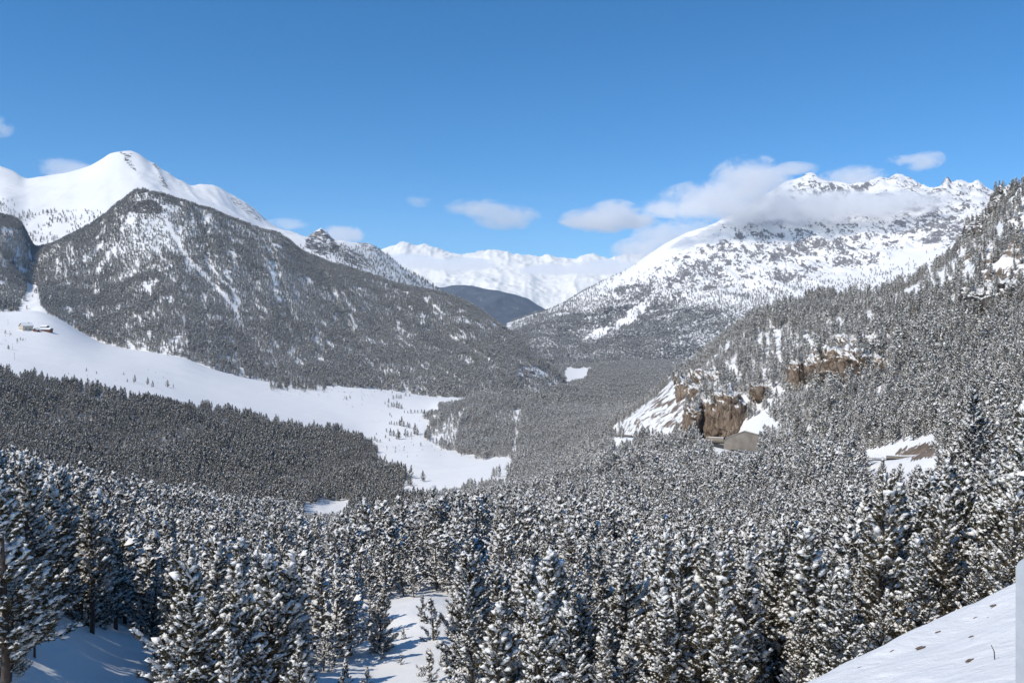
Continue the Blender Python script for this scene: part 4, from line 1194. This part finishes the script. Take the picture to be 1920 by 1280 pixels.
for (px, pt, pb, d, w, dep, sd, rt, lab) in [
    (1312, 762, 832, None, 34, 24, 3, -20, 'lowest ochre buttress of the broken cliff above the road'),
    (1337, 752, 832, None, 34, 26, 14, 5, 'ochre middle buttress of the broken cliff above the road'),
    (1368, 740, 830, None, 36, 26, 21, 10, 'tall grey-brown pillar behind the five-sided concrete wall'),
    (1352, 728, 775, None, 40, 26, 29, 0, ocl), (1322, 728, 768, 450, 36, 26, 33, -15, ocl), (1386, 752, 800, None, 22, 18, 38, 10, ocl),
    (1300, 712, 765, 540, 30, 34, 8, -25, 'dark broken rib at the top of the snowy slab'), (1288, 700, 745, 590, 22, 30, 41, -25, 'highest rock tooth of the snowy slab'),
    (1335, 704, 740, 480, 40, 28, 47, 10, ocl), (1302, 752, 806, 470, 22, 20, 49, -20, ocl)]:
    outcrop(px, pt, pb, d, w, dep, sd, lab, rot=R(rt))
ucl = 'snowy ledge of the broken cliff in the middle of the hillside'
for (px, pt, pb, d, w, dep, sd, rt, lab) in [
    (1606, 664, 716, None, 46, 26, 35, 15, 'broad ochre face of the cliff in the middle of the hillside'),
    (1578, 668, 712, None, 34, 22, 36, 0, 'brown buttress left of the broad ochre face'), (1548, 676, 712, None, 34, 20, 44, -5, 'dark rock shelf at the left end of the hillside cliff'),
    (1634, 668, 704, None, 26, 20, 45, 20, ucl), (1600, 638, 672, None, 44, 26, 60, 0, ucl), (1640, 636, 662, None, 40, 26, 61, 10, ucl), (1566, 652, 680, None, 36, 22, 62, 0, ucl), (1676, 634, 656, None, 30, 22, 63, 0, ucl),
    (1499, 682, 732, None, 18, 12, 51, 0, 'narrow standing rock pinnacle among the trees'),
    (1430, 722, 752, None, 26, 16, 66, 0, 'small brown outcrop above the snow strip')]:
    outcrop(px, pt, pb, d, w, dep, sd, lab, rot=R(rt))
gcl = 'grey crag on the rocky skyline at the right edge'
for (px, pt, pb, d, w, dep, sd, rt, lab) in [
    (1866, 545, 585, None, 40, 26, 71, 0, 'dark overhanging crag high on the right hillside'), (1900, 530, 568, None, 36, 24, 72, 0, gcl),
    (1912, 352, 430, 530, 34, 30, 77, 0, 'topmost grey crag at the right edge of the picture'), (1892, 372, 430, 535, 26, 26, 78, 0, gcl),
    (1852, 416, 470, 548, 26, 30, 83, 0, 'lower tooth of the grey skyline crag'), (1872, 404, 460, 540, 24, 26, 84, 0, gcl), (1836, 448, 490, 552, 24, 26, 85, 0, gcl), (1905, 440, 490, 500, 30, 26, 86, 0, gcl)]:
    outcrop(px, pt, pb, d, w, dep, sd, lab, rot=R(rt), material=M_rockgrey)
crags = [o for o in COL.objects if o.name.startswith('rock_outcrop')]
for o, od in zip(crags, ordinals([o['label'] for o in crags], [o.location.x / o.location.y for o in crags])): o['label'] = o['label'] + od
OUTTOP = np.array(OUTTOP)
scatter('crag_forest', OUTTOP - np.array([0, 0, 0.3]), np.random.default_rng(4).uniform(0.25, 0.85, len(OUTTOP)), C_mid, len(MIDS), 19, 'stunted snowy pines clinging to the crags')

# ------------------------------------------------------------------ the hamlet
def box_part(name, x0, x1, y0, y1, z0, z1, m, parent):
    V = [(x0, y0, z0), (x1, y0, z0), (x1, y1, z0), (x0, y1, z0), (x0, y0, z1), (x1, y0, z1), (x1, y1, z1), (x0, y1, z1)]
    Fc = [[3, 2, 1, 0], [4, 5, 6, 7], [0, 1, 5, 4], [1, 2, 6, 5], [2, 3, 7, 6], [3, 0, 4, 7]]
    return mesh_obj(name, V, Fc, m, parent)
def house(px, py, L, W, Hw, Hr, rz, mw, label, wins, chimney=True, sides=1):
    """gabled house: length L along local x, gables on the x ends"""
    x, y, z = hit(px, py, 1000, 1750)
    e = empty('alpine_house', (x, y, z), rz)
    V = [(-L/2, -W/2, -2), (L/2, -W/2, -2), (L/2, W/2, -2), (-L/2, W/2, -2), (-L/2, -W/2, Hw), (L/2, -W/2, Hw), (L/2, W/2, Hw), (-L/2, W/2, Hw), (-L/2, 0, Hw + Hr), (L/2, 0, Hw + Hr)]
    mesh_obj('wall', V, [[0, 1, 5, 4], [1, 2, 6, 9, 5], [2, 3, 7, 6], [3, 0, 4, 8, 7]], mw, e)
    ov = 0.9; t = 0.35
    sl_ = Hr / (W / 2)
    rp = [(-W/2 - ov, Hw - ov * sl_ + 0.1), (0, Hw + Hr + 0.1), (W/2 + ov, Hw - ov * sl_ + 0.1)]
    V = []
    for xx in (-L/2 - ov, L/2 + ov):
        V += [(xx, a, b) for a, b in rp] + [(xx, a, b + t) for a, b in rp]
    Fc = [[0, 6, 7, 1], [1, 7, 8, 2], [3, 4, 10, 9], [4, 5, 11, 10], [0, 3, 9, 6], [2, 8, 11, 5], [0, 1, 4, 3], [1, 2, 5, 4], [6, 9, 10, 7], [7, 10, 11, 8]]
    roof = mesh_obj('roof', V, Fc, M_wood, e)
    V2 = [(v[0] * 0.985, v[1] * 0.985, v[2] + (t + 0.004 if i % 6 < 3 else 0.55)) for i, v in enumerate(V)]
    mesh_obj('snow_cover', V2, Fc, M_tsnow, roof)
    if chimney:
        box_part('chimney', L * 0.18, L * 0.18 + 0.9, -1.4, -0.5, Hw + Hr * 0.4, Hw + Hr + 1.5, M_conc, roof)
    for (face, a, zc, ww, hh) in wins:
        if face == 'gable': w_ = box_part('window', -L/2 - 0.04, -L/2 + 0.1, a - ww/2, a + ww/2, zc, zc + hh, M_glass, e)
        else: w_ = box_part('window' if hh < 1.9 else 'door', a - ww/2, a + ww/2, -W/2 - 0.04, -W/2 + 0.1, zc, zc + hh, M_glass, e)
    tag(e, label, 'house', 'buildings of the hamlet on the meadow')
    return e
house(49, 618.5, 15, 13, 6.0, 4.4, R(52), M_plaster, 'cream gabled farmhouse with snowy roof, largest in the meadow hamlet',
      [('gable', -3.6, 1.2, 1.3, 1.5), ('gable', 0.2, 1.2, 1.3, 1.5), ('gable', 3.6, 1.2, 1.3, 1.5), ('gable', 0.0, 4.6, 1.3, 1.5), ('side', -3, 1.2, 1.3, 1.5), ('side', 3, 0.0, 1.4, 2.2)])
house(68.5, 621.5, 6, 6.5, 2.6, 2.3, R(78), M_redwood, 'small reddish hut beside the cream farmhouse', [('gable', 0, 0.6, 1.2, 1.2), ('side', 0.5, 0.0, 1.1, 2.0)], False)
house(87, 621, 16, 8, 2.6, 1.8, R(-8), M_redwood, 'long low barn at the right end of the meadow hamlet', [('side', -4.5, 0.7, 1.2, 1.0), ('side', 0.5, 0.0, 2.4, 2.1), ('side', 5, 0.7, 1.2, 1.0)], False)
house(84, 615.5, 9, 7, 2.2, 1.8, R(-5), M_wood, 'dark shed half buried in snow behind the long barn', [('side', 0.0, 0.6, 1.6, 1.0)], False)

# power-line poles crossing the meadow
pole0 = None
for px, py, lab in [(15, 609, 'topmost'), (18, 631, 'second'), (23.5, 655, 'third'), (27, 674, 'lowest'), (174, 635, 'far single')]:
    x, y, z = hit(px, py, 700, 1750)
    e = empty('utility_pole', (x, y, z))
    if pole0 is None:
        v, f = tube(np.array([(0, 0, -1), (0, 0, 3), (0, 0, 8.5)]), [0.16, 0.14, 0.10], 8)
        pole0 = [mesh_obj('shaft', v, f, M_pole, e, True), box_part('crossarm', -0.9, 0.9, -0.06, 0.06, 7.7, 7.86, M_pole, e)]
    else:
        for c in pole0:
            q = c.copy(); COL.objects.link(q); q.parent = e
    tag(e, lab + ' wooden utility pole on the meadow slope' + (' right of the hamlet' if px > 100 else ' at the left edge'), 'utility pole', 'poles on the meadow')

# ------------------------------------------------------------------ on the snow bank: clods, twigs and the steel post
def bank_hit(px, py):
    for d in np.arange(3, 18, 0.02):
        x = (px - 960) / F * d; zr = (HZ - py) * d / F
        if bank_z(x, d) >= zr: return x, d, bank_z(x, d)
    return x, d, bank_z(x, d)
def lump(name, loc, sx, sy, sz, rz, seed, m):
    bm = bmesh.new(); bmesh.ops.create_icosphere(bm, subdivisions=3, radius=1.0)
    V = np.array([v.co[:] for v in bm.verts]); Fc = np.array([[v.index for v in f.verts] for f in bm.faces]); bm.free()
    n = 1 + 0.55 * fbm(V[:, 0] * 1.7 + seed, V[:, 1] * 1.7 + V[:, 2], 4, seed)
    o = mesh_obj(name, V * n[:, None] * np.array([sx, sy, sz]), Fc, m, smooth=False)
    o.location = loc; o.rotation_euler = (0, 0, rz)
    return o
CL = [(1614,1249,0.10,'stony brown clod lowest on the snow bank'),(1678,1218,0.16,'long brown clod near the crest of the snow bank'),(1726,1212,0.17,'long dark clod left of the middle of the snow bank'),
      (1710,1204,0.06,'small clod just above the long dark clod'),(1759,1183,0.11,'broken twiggy clod at the crest of the snow bank'),(1818,1235,0.13,'dark elongated clod low on the snow bank'),
      (1821,1191,0.09,'thin brown clod in the middle of the snow bank'),(1862,1136,0.14,'pale brown earth patch near the upper crest'),(1829,1156,0.09,'brown clod below the upper crest'),(1853,1156,0.06,'small clod right of another under the upper crest'),
      (1900,1188,0.10,'brown clod beside the steel post'),(1867,1248,0.05,'little dark clod below the upright twig'),(1850,1278,0.09,'brown stone at the bottom edge of the bank')]
for k, (px, py, s, lab) in enumerate(CL):
    x, y, z = bank_hit(px, py)
    o = lump('dirt_clod', (x, y, z - 0.012), s * 0.6, s * 0.10, s * 0.09, R(30), 20 + k, M_dirt)
    tag(o, lab, 'dirt clod', 'clods on the snow bank')
x, y, z = bank_hit(1866, 1232)
v, f = tube(np.array([(0, 0, -0.1), (-0.01, 0, 0.06), (-0.035, 0.01, 0.12)]), [0.006, 0.005, 0.003], 6)
o = mesh_obj('twig', v, f, M_bark, smooth=True); o.location = (x, y, z); tag(o, 'short dark twig sticking up from the snow bank', 'twig')

# galvanised post with a rounded head and a hole, at the right edge of the picture
pd = 4.0
pxc, ptop = 1934, 1046
hw = (pxc - 1908) * pd / F
zt = (HZ - ptop) * pd / F; xc = (pxc - 960) / F * pd
zb = bank_z(xc, pd) - 0.4
e = empty('steel_post', (xc, pd, zb), -math.atan2(xc, pd) - 0.06)
Hh = zt - zb
bm = bmesh.new()
na = 24
arc = [(hw * math.cos(a), Hh - hw + hw * math.sin(a)) for a in np.linspace(0, math.pi, na)]
outl = [(hw, 0)] + arc + [(-hw, 0)]
hz0, hr = Hh - hw * 1.25, hw * 0.45
hole = [(hr * math.cos(a), hz0 + hr * 1.25 * math.sin(a)) for a in np.linspace(0, 2 * math.pi, na, endpoint=False)]
vo = [bm.verts.new((p[0], 0, p[1])) for p in outl]; vh = [bm.verts.new((p[0], 0, p[1])) for p in hole]
eo = [bm.edges.new((vo[i], vo[(i + 1) % len(vo)])) for i in range(len(vo))]
eh = [bm.edges.new((vh[i], vh[(i + 1) % len(vh)])) for i in range(len(vh))]
bmesh.ops.triangle_fill(bm, use_beauty=True, edges=eo + eh)
ext = bmesh.ops.extrude_face_region(bm, geom=list(bm.faces))
bmesh.ops.translate(bm, vec=(0, 0.008, 0), verts=[g for g in ext['geom'] if isinstance(g, bmesh.types.BMVert)])
bmesh.ops.recalc_face_normals(bm, faces=bm.faces)
me = bpy.data.meshes.new('face_plate'); bm.to_mesh(me); bm.free(); me.materials.append(M_steel)
o = bpy.data.objects.new('face_plate', me); COL.objects.link(o); o.parent = e
for s in (-1, 1):
    box_part('flange', s * hw - (0.006 if s > 0 else 0), s * hw + (0.006 if s < 0 else 0), 0.0085, 0.06, 0, Hh - hw, M_steel, e)
tag(e, 'grey galvanised steel post with rounded head and hole at the right edge', 'post')

# ------------------------------------------------------------------ clouds
def cloud(name, lobes, dens, nscale, label, seed, edge=0.55):
    """lobes: (px, py, depth, half width px, half height px, half depth m)"""
    Lb = []
    for (px, py, d, wpx, hpx, dm) in lobes:
        c = to_world(px, py, d); Lb.append((c, np.array([wpx * d / F, dm, hpx * d / F])))
    lo = np.min([c - r * 1.25 for c, r in Lb], axis=0); hi = np.max([c + r * 1.25 for c, r in Lb], axis=0)
    o = box_part(name, lo[0], hi[0], lo[1], hi[1], lo[2], hi[2], None, None)
    o.data.materials.clear()
    m = bpy.data.materials.new(name); m.use_nodes = True
    nt = m.node_tree; nt.nodes.clear()
    out = nd(nt, 'ShaderNodeOutputMaterial')
    g = nd(nt, 'ShaderNodeNewGeometry')
    best = None
    for c, r in Lb:
        a = nd(nt, 'ShaderNodeVectorMath', operation='SUBTRACT'); nt.links.new(g.outputs['Position'], a.inputs[0]); a.inputs[1].default_value = tuple(c)
        b = nd(nt, 'ShaderNodeVectorMath', operation='DIVIDE'); nt.links.new(a.outputs[0], b.inputs[0]); b.inputs[1].default_value = tuple(r)
        l = nd(nt, 'ShaderNodeVectorMath', operation='LENGTH'); nt.links.new(b.outputs[0], l.inputs[0])
        v = math_node(nt, 'SUBTRACT', 1.0, l.outputs['Value'])
        best = v if best is None else math_node(nt, 'SMOOTH_MAX', best, v, 0.25)
    mp = nd(nt, 'ShaderNodeMapping'); mp.inputs['Location'].default_value = (seed * 13.1, seed * 7.7, 0); mp.inputs['Scale'].default_value = (1, 1, 1.5)
    nt.links.new(g.outputs['Position'], mp.inputs[0])
    n = noise_node(nt, nscale * 1.7, 7, 0.66, mp.outputs[0], 0.5)
    s = math_node(nt, 'MULTIPLY_ADD', math_node(nt, 'SUBTRACT', n.outputs[0], 0.45), 3.6, best)
    s = math_node(nt, 'MINIMUM', s, math_node(nt, 'MULTIPLY', math_node(nt, 'ADD', best, 0.24), 4.0))
    mr = nd(nt, 'ShaderNodeMapRange'); mr.interpolation_type = 'SMOOTHSTEP'
    nt.links.new(s, mr.inputs[0]); mr.inputs[1].default_value = 0.0; mr.inputs[2].default_value = edge
    mr.inputs[3].default_value = 0.0; mr.inputs[4].default_value = dens
    pv = nd(nt, 'ShaderNodeVolumePrincipled')
    pv.inputs['Color'].default_value = (0.98, 0.98, 0.985, 1)
    pv.inputs['Anisotropy'].default_value = 0.0
    pv.inputs['Density Attribute'].default_value = ''
    nt.links.new(mr.outputs[0], pv.inputs['Density'])
    nt.links.new(pv.outputs[0], out.inputs['Volume'])
    o.data.materials.append(m)
    tag(o, label, 'cloud', kind='stuff')
    return o
cloud('cloud', [(1262,390,4150,66,15,150),(1335,378,4150,92,34,180),(1405,344,4150,66,44,180),(1420,386,4150,115,32,200),(1510,392,4150,105,28,200),(1600,388,4100,115,26,180),(1690,380,4050,90,20,160),(1485,318,4150,42,11,100)],
      0.010, 0.0045, 'long white cloud wrapped round the mountain summit', 1)
cloud('cloud', [(1120,412,6000,62,20,250),(1150,405,6000,44,26,250),(1190,415,6000,40,14,200)], 0.008, 0.0034, 'white puff of cloud left of the mountain shoulder', 2)
cloud('cloud', [(900,391,6500,58,15,260),(950,408,6500,56,20,260)], 0.0036, 0.0030, 'greyish double cloud in mid sky above the far range', 3)
cloud('cloud', [(785,378,6500,22,9,150)], 0.0018, 0.005, 'faint small cloud above the far range', 4)
cloud('cloud', [(1265,440,5600,70,26,200),(1200,470,5600,50,22,200)], 0.006, 0.0036, 'pale mist behind the smooth mountain shoulder', 5)
cloud('cloud', [(1735,303,5600,26,16,150),(1700,300,5600,32,8,120)], 0.006, 0.0060, 'small white wisp above the right summits', 6)
cloud('cloud', [(1600,335,5900,56,20,200)], 0.006, 0.0045, 'white cloud behind the highest summits', 7)
cloud('cloud', [(765,490,8600,72,11,400),(850,496,8600,80,11,400)], 0.005, 0.0022, 'grey cloud band in front of the far peaks', 8)
cloud('cloud', [(1050,506,8600,80,9,400),(1140,500,8600,70,14,400)], 0.0045, 0.0022, 'thin mist before the far range, right of the valley', 9)
cloud('cloud', [(640,440,4600,38,18,150)], 0.007, 0.0050, 'little white cloud behind the rocky knob', 10)
cloud('cloud', [(130,318,5000,48,16,200)], 0.0045, 0.0044, 'pinkish cloud behind the left shoulder of the white peak', 11)
cloud('cloud', [(540,420,6000,34,9,180)], 0.003, 0.0048, 'thin pale cloud right of the white peak', 12)
cloud('cloud', [(-8,236,5000,22,18,120)], 0.005, 0.0060, 'small cloud at the left edge of the sky', 13)

# ------------------------------------------------------------------ the air of the valley
hzb = box_part('haze', -13000, 13000, -900, 15500, -480, 1500, None, None)
hzb.data.materials.clear()
m = bpy.data.materials.new('haze'); m.use_nodes = True
nt = m.node_tree; nt.nodes.clear()
out = nd(nt, 'ShaderNodeOutputMaterial')
pv = nd(nt, 'ShaderNodeVolumePrincipled')
pv.inputs['Color'].default_value = (0.66, 0.82, 1.0, 1)
pv.inputs['Density'].default_value = 2.7e-5
pv.inputs['Density Attribute'].default_value = ''
nt.links.new(pv.outputs[0], out.inputs['Volume'])
hzb.data.materials.append(m)
tag(hzb, 'thin bluish air filling the whole valley', 'haze', kind='stuff')
